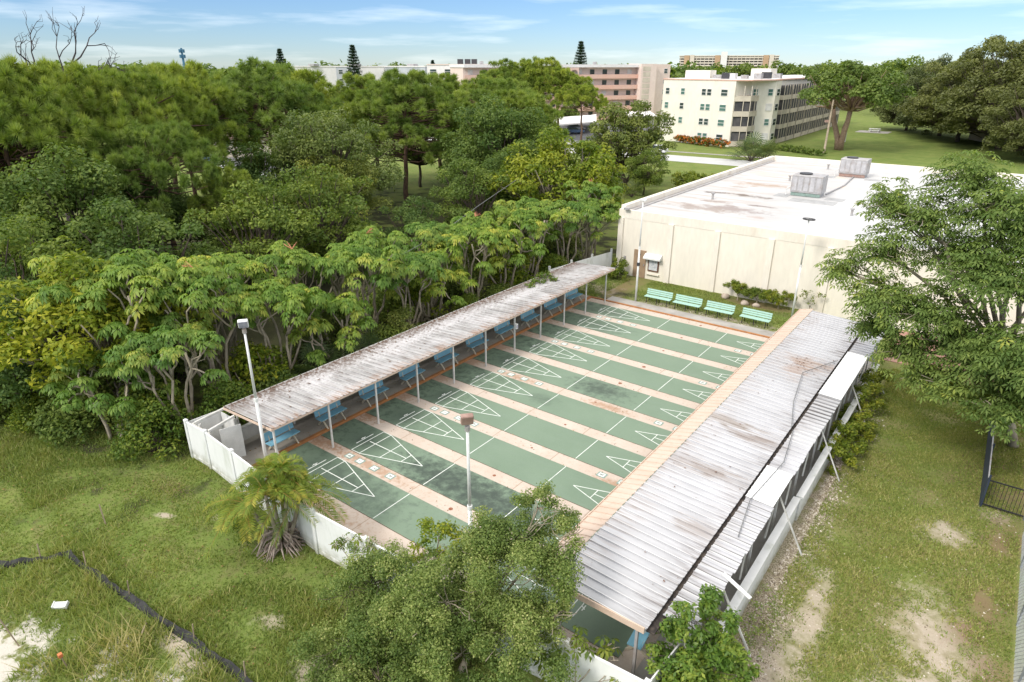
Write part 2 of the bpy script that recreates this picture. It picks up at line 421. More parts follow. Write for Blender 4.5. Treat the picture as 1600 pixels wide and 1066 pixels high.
def m_pad():
    t = NT('pink_concrete'); P = t.pos()
    n1 = t.noise(P, 0.7, 5); n2 = t.noise(P, 5, 6, 0.65); n3 = t.noise(P, 40, 2)
    col = t.mix(t.ramp(n1, 0.35, 0.65), (0.5, 0.42, 0.355), (0.55, 0.475, 0.41))
    col = t.mix(t.ramp(n2, 0.52, 0.75, 0, 0.55), col, (0.4, 0.28, 0.2))
    col = t.mix(t.ramp(n3, 0.4, 0.7, 0, 0.25), col, (0.36, 0.27, 0.2))
    for (x, y, rx, ry) in ((3.3, 2.2, 2.0, .25), (0.5, 2.2, .8, .5), (0.4, 5, .6, .4), (8.6, 12.2, .9, .25), (3.4, 12.2, 1.0, .2), (2, -.7, 3, .5), (12, 7, .7, .2), (0.3, 12, .5, 9)):
        col = t.mix(t.spot(P, x, y, rx, ry, 0, n2, 0.6, 0.7), col, (0.33, 0.19, 0.11))
    # slab joints
    w_ = t.n('ShaderNodeTexWave'); w_.bands_direction = 'X'; w_.wave_profile = 'SIN'; t.l(P, w_.inputs[0]); w_.inputs['Scale'].default_value = 0.105
    col = t.mix(t.ramp(w_.outputs['Fac'], 0.0006, 0.0, 0, 0.7), col, (0.25, 0.16, 0.1))
    t.pbsdf(col, 0.85, 0.2, bump=n3, bs=0.15)
    return t.m
M['pad'] = m_pad()
pad = MB(); pad.box(0.0, 16.4, -1.45, 25.22, -0.3, 0.012)
tag(pad.build('court_pavement', M['pad']), kind='structure')

def m_court():
    t = NT('green_court_paint'); P = t.pos()
    n1 = t.noise(P, 0.5, 5); n2 = t.noise(t.map(P, (1, 1, 1)), 2.6, 7, 0.66); n3 = t.noise(P, 30, 2)
    n4 = t.noise(t.map(P, (0.5, 3.0, 1)), 1.4, 5)
    col = t.mix(t.ramp(n1, 0.35, 0.65), (0.155, 0.218, 0.152), (0.175, 0.24, 0.17))
    col = t.mix(t.ramp(n4, 0.45, 0.7, 0, 0.3), col, (0.185, 0.24, 0.19))
    col = t.mix(t.ramp(n3, 0.45, 0.75, 0, 0.2), col, (0.075, 0.12, 0.085))
    # mildew near the shelter end of the lanes, and separate mildew patches
    x_ = t.n('ShaderNodeSeparateXYZ'); t.l(P, x_.inputs[0])
    band = t.mth('MULTIPLY', t.ramp(x_.outputs[0], 1.5, 4.6, 1, 0), t.ramp(n2, 0.42, 0.66, 0, 0.85))
    col = t.mix(band, col, (0.055, 0.078, 0.058))
    for (x, y, rx, ry, a) in ((7.4, 13.6, 1.0, .6, .9), (6.6, 3.4, 1.6, .8, .85), (8.3, 3.3, 1.7, .7, .85), (5.4, 3.3, .9, .5, .6), (3.2, .9, 2.0, .8, .8), (2.0, 3.4, .7, .6, .9), (1.8, 5.9, .5, .6, .8), (1.8, 8.4, .4, .6, .8),
                              (1.8, 13.5, .5, .6, .7), (3.0, 21, 1.2, .7, .6), (2.6, 23.5, 1.0, .5, .6), (9.9, 3.2, 1.6, .6, .8), (5.7, 11, .5, .3, .5)):
        col = t.mix(t.spot(P, x, y, rx, ry, 0, n2, 0.95, a * .9), col, (0.045, 0.062, 0.05))
    t.pbsdf(col, 0.6, 0.3, bump=n3, bs=0.08)
    return t.m
M['court'] = m_court()
for i in range(10):
    y0 = i * LP
    o = MB().box(0.02, CL, y0, y0 + LW, -0.2, 0.017).build('court_lane', M['court'])
    tag(o, kind='structure')
# dark joints along each lane's near edge
j = MB()
for i in range(10): j.box(0.02, CL, i * LP - 0.025, i * LP - 0.002, -0.2, 0.0165)
tag(j.build('court_joints', m_plain('joint_dirt', (0.06, 0.045, 0.03), (0.2, 0.14, 0.09), 3, 0.9)), kind='structure')

ft = 0.3048
def lines(mb, i, flip):
    y0, y1 = i * LP + 0.02, i * LP + LW - 0.02
    ym = (y0 + y1) / 2
    X = (lambda q: CL - q * ft) if flip else (lambda q: q * ft)
    z0, z1, wd = 0.0, 0.021, 0.031
    zz = [0.0]
    def seg(a, b):
        zz[0] += 0.0004
        a = Vector((a[0], a[1], 0.013 + zz[0])); b = Vector((b[0], b[1], 0.013 + zz[0]))
        mb.bar(a, b, wd, 0.016)
    seg((X(6.5), y0), (X(6.5), y1)); seg((X(8), y0), (X(8), y1))
    seg((X(8), y0), (X(17), ym)); seg((X(8), y1), (X(17), ym))
    for q in (11, 14):
        f = (q - 8) / 9
        seg((X(q), y0 + (ym - y0) * f), (X(q), y1 + (ym - y1) * f))
    seg((X(6.9), ym), (X(14), ym))
    seg((X(6.5), y0), (X(8), y0 + .01)); seg((X(6.5), y1), (X(8), y1 - .01))
    seg((X(20), y0), (X(20), y1))
    seg((X(5.75), ym - 0.45), (X(5.75), ym + 0.5))
    seg((X(5.3), ym - 0.02), (X(5.7), ym + 0.06)); seg((X(5.45), ym - 0.1), (X(5.45), ym + 0.14))
for i in range(10):
    mk = MB(); lines(mk, i, False); lines(mk, i, True)
    tag(mk.build('court_marking', M['line']), kind='structure')

def text_mesh(txt, size):
    cu = bpy.data.curves.new('numeral', 'FONT'); cu.body = txt; cu.size = size; cu.align_x = 'CENTER'; cu.align_y = 'CENTER'; cu.extrude = 0.0
    ob = bpy.data.objects.new('numeral', cu); C.objects.link(ob)
    dg = bpy.context.evaluated_depsgraph_get()
    me = bpy.data.meshes.new_from_object(ob.evaluated_get(dg))
    V_ = [v.co.copy() for v in me.vertices]; F_ = [tuple(p.vertices) for p in me.polygons]
    bpy.data.objects.remove(ob); bpy.data.curves.remove(cu); bpy.data.meshes.remove(me)
    return V_, F_
tb, tw, ti = MB(), MB(), MB()
digits = {d: text_mesh(d, 0.24) for d in '1478'}
for g_ in range(5):
    yc = (2 * g_) * LP + LW + (LP - LW) / 2
    for side in (0, 1):
        for k, xq in enumerate((2.28, 2.92, 3.77, 4.67)):
            x = CL - xq if side else xq
            tb.box(x - .19, x + .19, yc - .16, yc + .16, 0.0, 0.018)
            tw.box(x - .13, x + .13, yc - .11, yc + .11, 0.0, 0.022)
            V_, F_ = digits[('4', '1', '7', '8')[k]]
            n = len(ti.v)
            rot = -math.pi / 2 if not side else math.pi / 2
            ti.v += [(x + v.x * math.cos(rot) - v.y * math.sin(rot), yc + v.x * math.sin(rot) + v.y * math.cos(rot), 0.026) for v in V_]
            ti.f += [tuple(n + q for q in f) for f in F_]
tag(tb.build('score_square_border', M['tile_grey']), kind='structure')
tag(tw.build('score_square', M['line']), kind='structure')
tag(ti.build('score_numeral', M['ink']), kind='structure')
rs = MB()
for i in range(10):
    for x in (7.95, ):
        rs.cyl(x + random.uniform(-.1, .1), i * LP + LW + .3 + random.uniform(-.08, .08), 0, 0.02, random.uniform(.05, .1), seg=9)
tag(rs.build('rust_stain', m_plain('rust_stain', (0.25, 0.09, 0.05), (0.3, 0.16, 0.1), 9, 0.9)), kind='structure')

# kerbs, paths
k = MB(); k.box(-0.14, -0.004, -0.9, 25.25, -0.2, 0.13); k.box(-0.14, 13.2, 25.225, 25.36, -0.2, 0.075)
tag(k.build('painted_kerb', M['orange_edge']), kind='structure')
k = MB(); k.box(-2.35, -0.142, -1.3, 25.22, -0.2, 0.12)
tag(k.build('shelter_pavement', M['concrete']), kind='structure')
k = MB(); k.box(1.0, 13.0, 25.365, 26.35, -0.2, 0.04); k.box(13.2, 17.7, -1.5, 25.2, -0.2, 0.006)
tag(k.build('path', M['path_concrete']), kind='structure')
k = MB(); k.box(17.9, 24, 25.9, 31.2, -0.2, 0.03)
tag(k.build('entrance_pavement', m_plain('salmon_paving', (0.42, 0.24, 0.19), (0.36, 0.2, 0.16), 2, 0.85)), kind='structure')

# ------------------------------------------------------------------ ribbed roofs
def m_roof_left():
    t = NT('weathered_roof'); P = t.pos()
    v = t.map(P, (0.35, 2.2, 1)); n1 = t.noise(v, 1.5, 6, 0.65); n2 = t.noise(P, 7, 5, 0.65); n3 = t.noise(P, 0.5, 4); n4 = t.noise(t.map(P, (0.6, 6, 1)), 3, 4)
    col = t.mix(t.ramp(n1, 0.38, 0.62), (0.45, 0.445, 0.445), (0.26, 0.252, 0.25))
    col = t.mix(t.ramp(n3, 0.5, 0.62, 0, 0.55), col, (0.54, 0.53, 0.54))
    col = t.mix(t.ramp(n4, 0.5, 0.72, 0, 0.6), col, (0.17, 0.12, 0.1))
    x_ = t.n('ShaderNodeSeparateXYZ'); t.l(P, x_.inputs[0])
    col = t.mix(t.mth('MULTIPLY', t.ribline(P, -0.5, 25.72, 0.305, .1, .3), 0.75), col, (0.12, 0.1, 0.095))  # rib shadows painted into the roof colour
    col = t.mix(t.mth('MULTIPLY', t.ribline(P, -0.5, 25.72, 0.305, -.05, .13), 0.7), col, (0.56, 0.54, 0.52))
    back = t.mth('MULTIPLY', t.ramp(x_.outputs[0], -1.9, -0.5, 1, 0), t.ramp(n2, 0.32, 0.55))
    col = t.mix(back, col, (0.13, 0.082, 0.06))
    fr = t.mth('MULTIPLY', t.ramp(x_.outputs[0], 0.7, 1.45, 0, 0.8), t.ramp(n4, 0.4, 0.6))
    col = t.mix(fr, col, (0.33, 0.2, 0.13))
    for (x, y, rx, ry) in ((-.9, 8, .5, 2.4), (-.9, 12.5, .45, 2.6), (-1.0, 3.0, .5, 1.0), (-1.2, .7, .3, .3), (-.6, 18, .4, 2)):
        col = t.mix(t.spot(P, x, y, rx, ry, 0, n2, 0.6, 0.6), col, (0.6, 0.59, 0.6))
    t.pbsdf(col, 0.7, 0.25, bump=n2, bs=0.2)
    return t.m
def m_roof_right():
    t = NT('white_metal_roof'); P = t.pos()
    n1 = t.noise(t.map(P, (0.5, 2.5, 1)), 1.2, 6, 0.62); n2 = t.noise(P, 6, 5, 0.65); n3 = t.noise(P, 0.35, 4); n4 = t.noise(t.map(P, (0.5, 7, 1)), 2.5, 4)
    col = t.mix(t.ramp(n1, 0.42, 0.7), (0.47, 0.47, 0.485), (0.39, 0.39, 0.405))
    col = t.mix(t.ramp(n3, 0.45, 0.65, 0, 0.5), col, (0.54, 0.54, 0.56))
    x_ = t.n('ShaderNodeSeparateXYZ'); t.l(P, x_.inputs[0])
    col = t.mix(t.mth('MULTIPLY', t.ribline(P, -0.72, 24.6, 0.31, .1, .29), t.ramp(n1, 0.3, 0.6, .6, 1)), col, (0.13, 0.125, 0.125))  # shadow line beside each rib, carried in the colour
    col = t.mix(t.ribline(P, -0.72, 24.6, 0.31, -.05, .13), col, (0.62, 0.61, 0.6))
    gap = t.mth('MULTIPLY', t.ramp(t.mth('ABSOLUTE', t.mth('SUBTRACT', x_.outputs[0], 16.8)), 0.05, 0.85, 1, 0), t.ramp(n4, 0.45, 0.68, 0, 0.75))
    col = t.mix(gap, col, (0.16, 0.13, 0.12))
    inn = t.mth('MULTIPLY', t.ramp(x_.outputs[0], 14.1, 15.2, 0.9, 0), t.ramp(n4, 0.46, 0.7, 0, .8))
    col = t.mix(inn, col, (0.27, 0.19, 0.14))
    for (x, y, rx, ry, c) in ((15.9, 17.6, .9, .5, (0.36, 0.26, 0.2)), (15.4, 6.6, 1.0, .35, (0.24, 0.19, 0.16)), (16.0, 9.6, .8, .3, (0.22, 0.17, 0.14)), (15.0, 10.2, 1.1, .25, (0.25, 0.2, 0.16)), (16.3, 3.6, .5, .3, (0.3, 0.26, 0.24)), (15.6, 16.6, .5, .8, (0.38, 0.29, 0.24))):
        col = t.mix(t.spot(P, x, y, rx, ry, 0, n4, 0.5, 0.7), col, c)
    t.pbsdf(col, 0.5, 0.35, bump=n2, bs=0.1)
    return t.m
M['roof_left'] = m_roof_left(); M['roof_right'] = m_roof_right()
def m_roof_tan():
    t = NT('tan_metal_roof'); P = t.pos(); n1 = t.noise(t.map(P, (1, 3, 1)), .8, 5); n2 = t.noise(P, 6, 5)
    col = t.mix(t.ramp(n1, .4, .65), (0.57, 0.45, 0.37), (0.51, 0.4, 0.32))
    col = t.mix(t.mth('MULTIPLY', t.ribline(P, -0.3, 24.9, 0.31, .1, .26), .8), col, (0.24, 0.17, 0.13))  # painted shade along the ribs of the tan strip
    col = t.mix(t.ramp(n2, .55, .8, 0, .5), col, (0.38, 0.29, 0.22))
    t.pbsdf(col, .5, .3); return t.m
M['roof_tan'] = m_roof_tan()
M['roof_new'] = m_plain('bright_roof_panel', (0.86, 0.86, 0.85), (0.8, 0.8, 0.8), 1, 0.45)

def ribbed(mb, x0, z0, x1, z1, ya, yb, pitch=0.305, rh=0.05, rw=0.03, jag=0.0, th=0.012):
    """pan roof: flat pans with raised ribs running along x, laid along y"""
    prof = []
    n = max(1, round((yb - ya) / pitch)); p = (yb - ya) / n
    for i in range(n):
        y = ya + i * p
        prof += [(y, rh), (y + rw, rh), (y + rw + .006, 0), (y + p - .006, 0)]
    prof += [(yb, rh), (yb + rw, rh)]
    jx = 0
    for a in range(len(prof) - 1):
        if a % 4 == 0: jx = random.uniform(-jag, jag)
        (y, h), (y2, h2) = prof[a], prof[a + 1]
        mb.quad((x0, y, z0 + h), (x1 + jx, y, z1 + h), (x1 + jx, y2, z1 + h2), (x0, y2, z0 + h2))
        mb.quad((x0, y, z0 + h - th), (x0, y2, z0 + h2 - th), (x1 + jx, y2, z1 + h2 - th), (x1 + jx, y, z1 + h - th))
        mb.quad((x1 + jx, y, z1 + h), (x1 + jx, y, z1 + h - th), (x1 + jx, y2, z1 + h2 - th), (x1 + jx, y2, z1 + h2))
        mb.quad((x0, y, z0 + h), (x0, y2, z0 + h2), (x0, y2, z0 + h2 - th), (x0, y, z0 + h - th))

# left shelter
sh = thing('open_shelter', 'long open shelter with weathered ribbed roof over the row of blue benches', 'shelter', (0, 12.5, 0))
r_ = MB(); ribbed(r_, -1.9, 2.05, 1.42, 2.22, -0.5, 25.72)
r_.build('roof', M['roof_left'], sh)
f_ = MB(); f_.box(1.37, 1.405, -0.5, 25.74, 2.12, 2.2)
f_.bar((-1.9, -0.52, 2.0), (1.4, -0.52, 2.16), .035, .09)
f_.build('fascia', M['peach'], sh)
f_ = MB(); f_.box(-1.93, -1.9, -0.5, 25.74, 1.93, 2.08); f_.box(-1.6, -1.52, -0.5, 25.7, 1.92, 2.02); f_.box(1.2, 1.3, -0.49, 25.7, 2.13, 2.19); f_.build('roof_beam', M['old_white'], sh)
for i in range(-1, 10):
    y = 2.175 + LP * i if i >= 0 else -0.38
    MB().box(1.22, 1.285, y - .033, y + .033, 0.0, 2.13).build('post', M['old_white'], sh)
for i in range(0, 11):
    y = 0.9 + LP * i - 1.1
    MB().box(-1.59, -1.53, y - .03, y + .03, 0.1, 1.95).build('post', M['old_white'], sh)
wb = MB()
wb.box(-1.78, -1.7, -0.2, 25.2, 0.35, 0.92); wb.box(-1.84, -1.64, -0.2, 25.2, 0.92, 0.96)
wb.build('back_board', M['old_white'], sh)
dbr = MB()
for i in range(230):
    x, y = random.uniform(-1.85, -0.7) if random.random() < .8 else random.uniform(-1.8, 1.2), random.uniform(0.2, 25)
    z = 2.05 + (x + 1.9) / 3.32 * .17 + .03
    s_ = random.uniform(.03, .09); a = random.uniform(0, 6.28)
    dbr.quad((x + s_ * math.cos(a), y + s_ * math.sin(a), z), (x - s_ * .4 * math.sin(a), y + s_ * .4 * math.cos(a), z + .02), (x - s_ * math.cos(a), y - s_ * math.sin(a), z), (x + s_ * .4 * math.sin(a), y - s_ * .4 * math.cos(a), z + .015))
o = dbr.build('leaf_litter', m_plain('brown_litter', (0.12, 0.06, 0.035), (0.2, 0.13, 0.07), 9, 0.95), None); tag(o, 'brown fallen leaves scattered over the weathered shelter roof', 'leaf litter', kind='stuff')

# storage corner at the near end of the left shelter
en = thing('storage_enclosure', 'roofless white panelled storage corner with an open door behind the white fence', 'enclosure', (-1.6, -1, 0))
MB().box(-2.5, -2.44, -1.6, -0.4, 0, 1.62).build('side_panel', M['white_paint'], en)
MB().box(-2.4, -1.3, -0.42, -0.37, 0, 1.62).build('back_panel', M['white_paint'], en)
MB().bar((-2.05, -1.66, 1.82), (-1.95, -0.3, 1.98), .09, .09).build('beam', M['old_white'], en)
MB().bar((-1.2, -1.62, 1.72), (-1.1, -0.55, 1.95), .09, .09).build('beam', M['old_white'], en)
MB().box(-2.4, -1.1, -1.66, -1.6, 1.58, 1.66).build('beam', M['old_white'], en)
for p in ((-1.95, -1.55), (-1.25, -1.55), (-1.25, -0.5)): MB().box(p[0] - .045, p[0] + .045, p[1] - .045, p[1] + .045, 0, 1.75).build('post', M['old_white'], en)
d_ = MB(); d_.bar((-1.2, -1.2, 0.8), (-0.98, -0.42, 0.8), .045, 1.55); d_.build('door', M['white_paint'], en)

# blue benches
def blue_bench():
    b = thing('blue_bench', 'x', 'bench', group='blue plank benches under the left shelter')
    L = 0.72
    MB().box(-.2, .2, -L, L, .43, .47).build('seat', M['blue_bench'], b, bevel=.008)
    s = MB(); q = Matrix.Translation((-.25, 0, .68)) @ Matrix.Rotation(R(-14), 4, 'Y'); s.box(-.018, .018, -L, L, -.17, .17, q); s.build('backrest', M['blue_bench'], b, bevel=.008)
    for sy in (-.5, .5):
        MB().bar((.28, sy, 0), (-.1, sy, .43), .045, .07).bar((-.02, sy, .41), (.2, sy, .41), .045, .04).build('front_leg', M['cream_leg'], b)
        MB().bar((-.34, sy, 0), (.0, sy, .41), .045, .07).bar((-.17, sy, .4), (-.3, sy, .82), .045, .05).build('rear_leg', M['cream_leg'], b)
    return b
bb = blue_bench()
where = ['nearest the white fence, behind the spiky palm', 'second from the palm end of the row', 'third from the palm end of the row', 'fourth from the palm end of the row', 'fifth from the palm end of the row',
         'beside the post with a small lamp box', 'fourth from the hall end of the row', 'third from the hall end of the row', 'second from the hall end of the row', 'at the hall end of the row']
for i in range(10):
    o = bb if i == 0 else copy_tree(bb)
    o.location = (-0.28 + random.uniform(-.02, .02), 0.9 + 2.505 * i, 0.12); o.rotation_euler = (0, 0, random.uniform(-.06, .06))
    o['label'] = 'blue plank bench with splayed legs, ' + where[i]
# bench under the right shelter
o = copy_tree(bb); o.location = (16.1, 0.9, 0.007); o.rotation_euler = (0, 0, math.pi + .1); o['label'] = 'lone blue bench peeking out under the near end of the white roof'; del o['group']

# mint benches
def mint_bench():
    b = thing('slatted_bench', 'x', 'bench', group='mint slatted benches on the path by the hall')
    L = .9
    s = MB()
    for x in (-.17, -.055, .06, .175): s.box(-L, L, x - .05, x + .05, .42, .45)
    s.build('seat', M['mint_slat'], b)
    s = MB()
    for kz in range(3):
        q = Matrix.Translation((0, .25 + kz * .035, .55 + kz * .125)) @ Matrix.Rotation(R(-15), 4, 'X'); s.box(-L, L, -.014, .014, -.05, .05, q)
    s.build('backrest', M['mint_slat'], b)
    for x in (-.72, 0, .72):
        l = MB(); l.bar((x, -.22, 0), (x, -.15, .42), .04, .04); l.bar((x, .3, 0), (x, .2, .42), .04, .04); l.bar((x, -.22, .4), (x, .25, .4), .04, .035); l.bar((x, .21, .4), (x, .35, .86), .04, .03); l.build('leg', M['black_iron'], b)
    return b
mb_ = mint_bench()
for i, (x, y, wh) in enumerate(((4.13, 26.85, 'farthest left, beside the tall white pole'), (6.17, 26.85, 'second from the tall white pole'), (8.3, 26.85, 'third from the tall white pole'), (10.57, 26.9, 'nearest the white roofed shelter'))):
    o = mb_ if i == 0 else copy_tree(mb_)
    o.location = (x, y, 0.0); o.rotation_euler = (0, 0, random.uniform(-.04, .04)); o['label'] = 'mint green slatted bench with black legs, ' + wh

# right shelter
rs_ = thing('white_roofed_shelter', 'long low shelter with white ribbed roof and tan strip beside the courts', 'shelter', (15.8, 12, 0))
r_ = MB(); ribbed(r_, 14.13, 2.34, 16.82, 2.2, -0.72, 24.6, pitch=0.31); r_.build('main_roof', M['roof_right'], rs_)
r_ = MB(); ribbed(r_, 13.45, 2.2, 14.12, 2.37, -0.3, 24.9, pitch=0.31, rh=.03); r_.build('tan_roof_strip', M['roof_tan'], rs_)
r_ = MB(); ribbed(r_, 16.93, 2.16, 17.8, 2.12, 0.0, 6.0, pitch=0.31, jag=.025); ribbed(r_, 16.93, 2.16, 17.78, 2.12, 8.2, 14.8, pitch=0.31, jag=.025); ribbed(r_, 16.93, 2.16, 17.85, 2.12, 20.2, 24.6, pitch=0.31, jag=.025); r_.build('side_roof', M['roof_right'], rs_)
r_ = MB(); ribbed(r_, 16.9, 2.2, 17.76, 2.16, 6.04, 8.16, pitch=0.31, rh=.03); r_.build('new_roof_panel', M['roof_new'], rs_)
r_ = MB(); ribbed(r_, 16.9, 2.2, 17.78, 2.16, 14.84, 20.16, pitch=0.31, rh=.03); r_.build('new_roof_panel', M['roof_new'], rs_)
v_ = MB(); v_.box(16.78, 17.0, -0.6, 24.6, 2.06, 2.1); v_.build('valley_gutter', m_plain('gutter_muck', (0.035, 0.03, 0.028), (0.1, 0.08, 0.065), 6, 0.95), rs_)
v_ = MB(); v_.box(13.43, 13.45, -0.3, 24.95, 2.12, 2.24); v_.build('fascia', M['peach'], rs_)
v_ = MB(); v_.box(14.0, 16.8, -0.77, -0.73, 2.12, 2.3); v_.build('end_fascia', M['peach'], rs_)
b_ = MB(); b_.box(17.55, 17.63, 0, 24.5, 1.98, 2.1); b_.box(14.1, 14.2, -.6, 24.5, 2.14, 2.28); b_.box(16.7, 16.78, -.6, 24.5, 2.0, 2.14); b_.build('roof_beam', M['old_white'], rs_)
for i in range(11):
    y = -0.3 + 2.46 * i
    MB().box(14.12, 14.18, y - .03, y + .03, 0.0, 2.14).build('post', M['old_white'], rs_)
    MB().box(17.56, 17.62, y - .03 + .3, y + .03 + .3, 0.0, 1.98).build('post', M['old_white'], rs_)
MB().box(16.56, 16.63, -0.72, -0.65, 0.0, 2.15).build('post', M['steel'], rs_)
for y in (2.2, 7.18, 12.36, 17.4, 21.5):
    MB().bar((18.66, y, 0.0), (17.7, y - .25, 2.1), .07, .045).build('brace', M['old_white'], rs_)
for i in range(9):
    y = 1.2 + i * 2.3 + random.uniform(-.4, .4)
    MB().bar((17.7, y, 1.0), (17.76, y + random.uniform(-.12, .2), 2.05), .05, .02).build('torn_trim', M['old_white'], rs_)
MB().bar((17.6, 2.3, 2.2), (18.45, 2.0, 2.06), .11, .03).build('loose_board', M['white_paint'], rs_)
c_ = MB()
pts = [(16.8, 18.6), (15.9, 16.2), (16.35, 13.2), (16.85, 11.2)]
c_.tube([(x, y, 2.27 + (16.8 - x) * .05 + .05) for x, y in pts], .016, 5); c_.tube([(16.95, 11.1, 2.26), (17.3, 8.7, 2.24), (17.1, 5.9, 2.25), (17.4, 4.0, 2.2)], .016, 5)
tag(c_.build('roof_cable', M['cable']), 'loose grey cable snaking over the white ribbed roof', 'cable')
dk = MB()
for i in range(90):
    x, y = random.uniform(14.3, 16.75), random.uniform(0, 24.3); s_ = random.uniform(.02, .06); z = 2.34 - (x - 14.13) * .052 + .035
    if random.random() < .5: x, y = random.gauss(15.8, .45), random.gauss(17.4, .5); z = 2.34 - (x - 14.13) * .052 + .035
    a = random.uniform(0, 6.28); dk.quad((x + s_ * math.cos(a), y + s_ * math.sin(a), z), (x - s_ * .5 * math.sin(a), y + s_ * .5 * math.cos(a), z + .01), (x - s_ * math.cos(a), y - s_ * math.sin(a), z), (x + s_ * .5 * math.sin(a), y - s_ * .5 * math.cos(a), z + .012))
tag(dk.build('roof_debris', m_plain('dry_leaves', (0.14, 0.08, 0.06), (0.24, 0.14, 0.1), 6, .95)), 'dry brown leaf debris lying on the white ribbed roof', 'debris', kind='stuff')
lw_ = thing('low_white_wall', 'long low white rail fence along the open side of the white roofed shelter', 'fence', (17.95, 11, 0))
l_ = MB(); l_.box(17.9, 17.98, 0.9, 8.75, 0, .96); l_.box(17.94, 18.02, 8.9, 22.5, 0, .96); l_.build('panel', M['vinyl'], lw_)
l_ = MB(); l_.box(17.8, 18.04, 0.85, 8.78, .96, 1.02); l_.build('top_rail', M['vinyl'], lw_)
l_ = MB(); l_.box(17.86, 18.1, 8.88, 22.55, .96, 1.02); l_.build('top_rail', M['vinyl'], lw_)

# white vinyl fence along the near side
fpts = [(-2.7, -1.72), (-1.35, -1.7), (0.75, -1.86), (3.3, -2.08), (6.0, -2.25), (8.4, -2.15), (10.8, -2.05), (13.2, -1.92), (15.3, -1.72), (17.35, -1.6)]
fn = thing('white_fence', 'white vinyl privacy fence between the lawn and the near end of the courts', 'fence', (7, -2, 0))
for i in range(len(fpts) - 1):
    a, b = fpts[i], fpts[i + 1]
    s = MB(); s.bar((a[0], a[1], .84), (b[0], b[1], .84), .035, 1.6)
    s.build('panel', M['vinyl'], fn)
    s = MB(); s.bar((a[0], a[1], 1.655), (b[0], b[1], 1.655), .06, .06); s.build('rail', M['vinyl'], fn)
    MB().bar((a[0], a[1], .1), (b[0], b[1], .1), .06, .14).build('rail', M['vinyl'], fn)
for p in fpts:
    s = MB(); s.box(p[0] - .065, p[0] + .065, p[1] - .065, p[1] + .065, 0, 1.76); s.quad((p[0] - .075, p[1] - .075, 1.76), (p[0] + .075, p[1] - .075, 1.76), (p[0], p[1], 1.82)); s.quad((p[0] + .075, p[1] - .075, 1.76), (p[0] + .075, p[1] + .075, 1.76), (p[0], p[1], 1.82)); s.quad((p[0] + .075, p[1] + .075, 1.76), (p[0] - .075, p[1] + .075, 1.76), (p[0], p[1], 1.82)); s.quad((p[0] - .075, p[1] + .075, 1.76), (p[0] - .075, p[1] - .075, 1.76), (p[0], p[1], 1.82))
    s.build('post', M['vinyl'], fn)
s = MB(); s.bar((-2.7, -1.7, .84), (-2.62, -0.5, .84), .035, 1.6); s.build('panel', M['vinyl'], fn)
s = MB(); s.bar((17.35, -1.6, .84), (17.5, 0.6, .84), .035, 1.6); s.build('panel', M['vinyl'], fn)
# far fence segment by the hall
ff = thing('white_fence', 'short white vinyl fence panel run joining the cream hall corner behind the shelter end', 'fence', (-2.3, 29, 0))
fp = [(-3.1, 24.6), (-2.75, 26.9), (-2.4, 29.2), (-2.0, 31.4)]
for i in range(3):
    a, b = fp[i], fp[i + 1]; s = MB(); s.bar((a[0], a[1], .8), (b[0], b[1], .8), .04, 1.6); s.build('panel', M['vinyl'], ff)
for p in fp: MB().box(p[0] - .06, p[0] + .06, p[1] - .06, p[1] + .06, 0, 1.85).build('post', M['vinyl'], ff)

# ------------------------------------------------------------------ light poles
def pole(x, y, h, label, head):
    p = thing('light_pole', label, 'light pole', (x, y, 0))
    MB().cyl(x, y, 0, h * .55, .07, .06, 12).build('pole', M['white_paint'], p, smooth=True)
    MB().cyl(x, y, h * .55, h, .05, .04, 12).build('upper_pole', M['white_paint'], p, smooth=True)
    MB().cyl(x, y, h * .54, h * .56, .078, .078, 12).build('collar', M['white_paint'], p)
    head(p, x, y, h)
    return p
def flood(lens, body, yaw, tilt):
    def f(p, x, y, h):
        q = Matrix.Translation((x, y, h + .24)) @ Matrix.Rotation(yaw, 4, 'Z') @ Matrix.Rotation(tilt, 4, 'Y')
        hb = MB(); hb.box(-.08, .08, -.17, .17, -.15, .15, q); b = hb.build('lamp_head', body, p, bevel=.03)
        MB().box(.08, .09, -.15, .15, -.13, .13, q).build('lens', lens, b)
        MB().box(-.06, .06, -.06, .06, -.26, -.15, q).cyl(x, y, h - .12, h + .02, .075).build('bracket', M['steel'], p)
    return f
pole(0.95, -0.68, 6.15, 'tall white pole with a square floodlight before the near end of the left shelter', flood(M['lens'], M['white_paint'], R(-35), R(20)))
pole(11.2, -0.6, 5.8, 'white pole with a rusty pinkish floodlight rising behind the bushes at the court edge', flood(M['rust_lamp'], M['rust_lamp'], R(-40), R(15)))
def small_head(p, x, y, h):
    MB().box(x - .22, x + .22, y - .09, y + .09, h, h + .13).build('lamp_head', M['white_paint'], p, bevel=.02)
pl = pole(2.73, 26.42, 6.75, 'white pole in front of the hall door with a black clamp', small_head)
MB().cyl(2.73, 26.42, 2.5, 2.72, .11, .11, 10).build('clamp', M['dark_metal'], pl)
def ring_head(p, x, y, h):
    s = MB(); s.tube([(x + .26 * math.cos(a) * 1.25, y + .18 * math.sin(a), h + .08) for a in np.linspace(0, 2 * math.pi, 17)], .05, 6, False); s.build('lamp_head', M['dark_metal'], p, smooth=True)
    MB().box(x - .26, x + .26, y - .12, y + .12, h + .05, h + .08).build('lens', M['white_paint'], p)
pole(12.07, 29.5, 6.2, 'thin white pole with a dark oval lamp rising against the hall wall', ring_head)
lb = thing('lamp_box', 'small white lamp box fixed to a shelter post', 'lamp', (1.32, 14.78, 1.4))
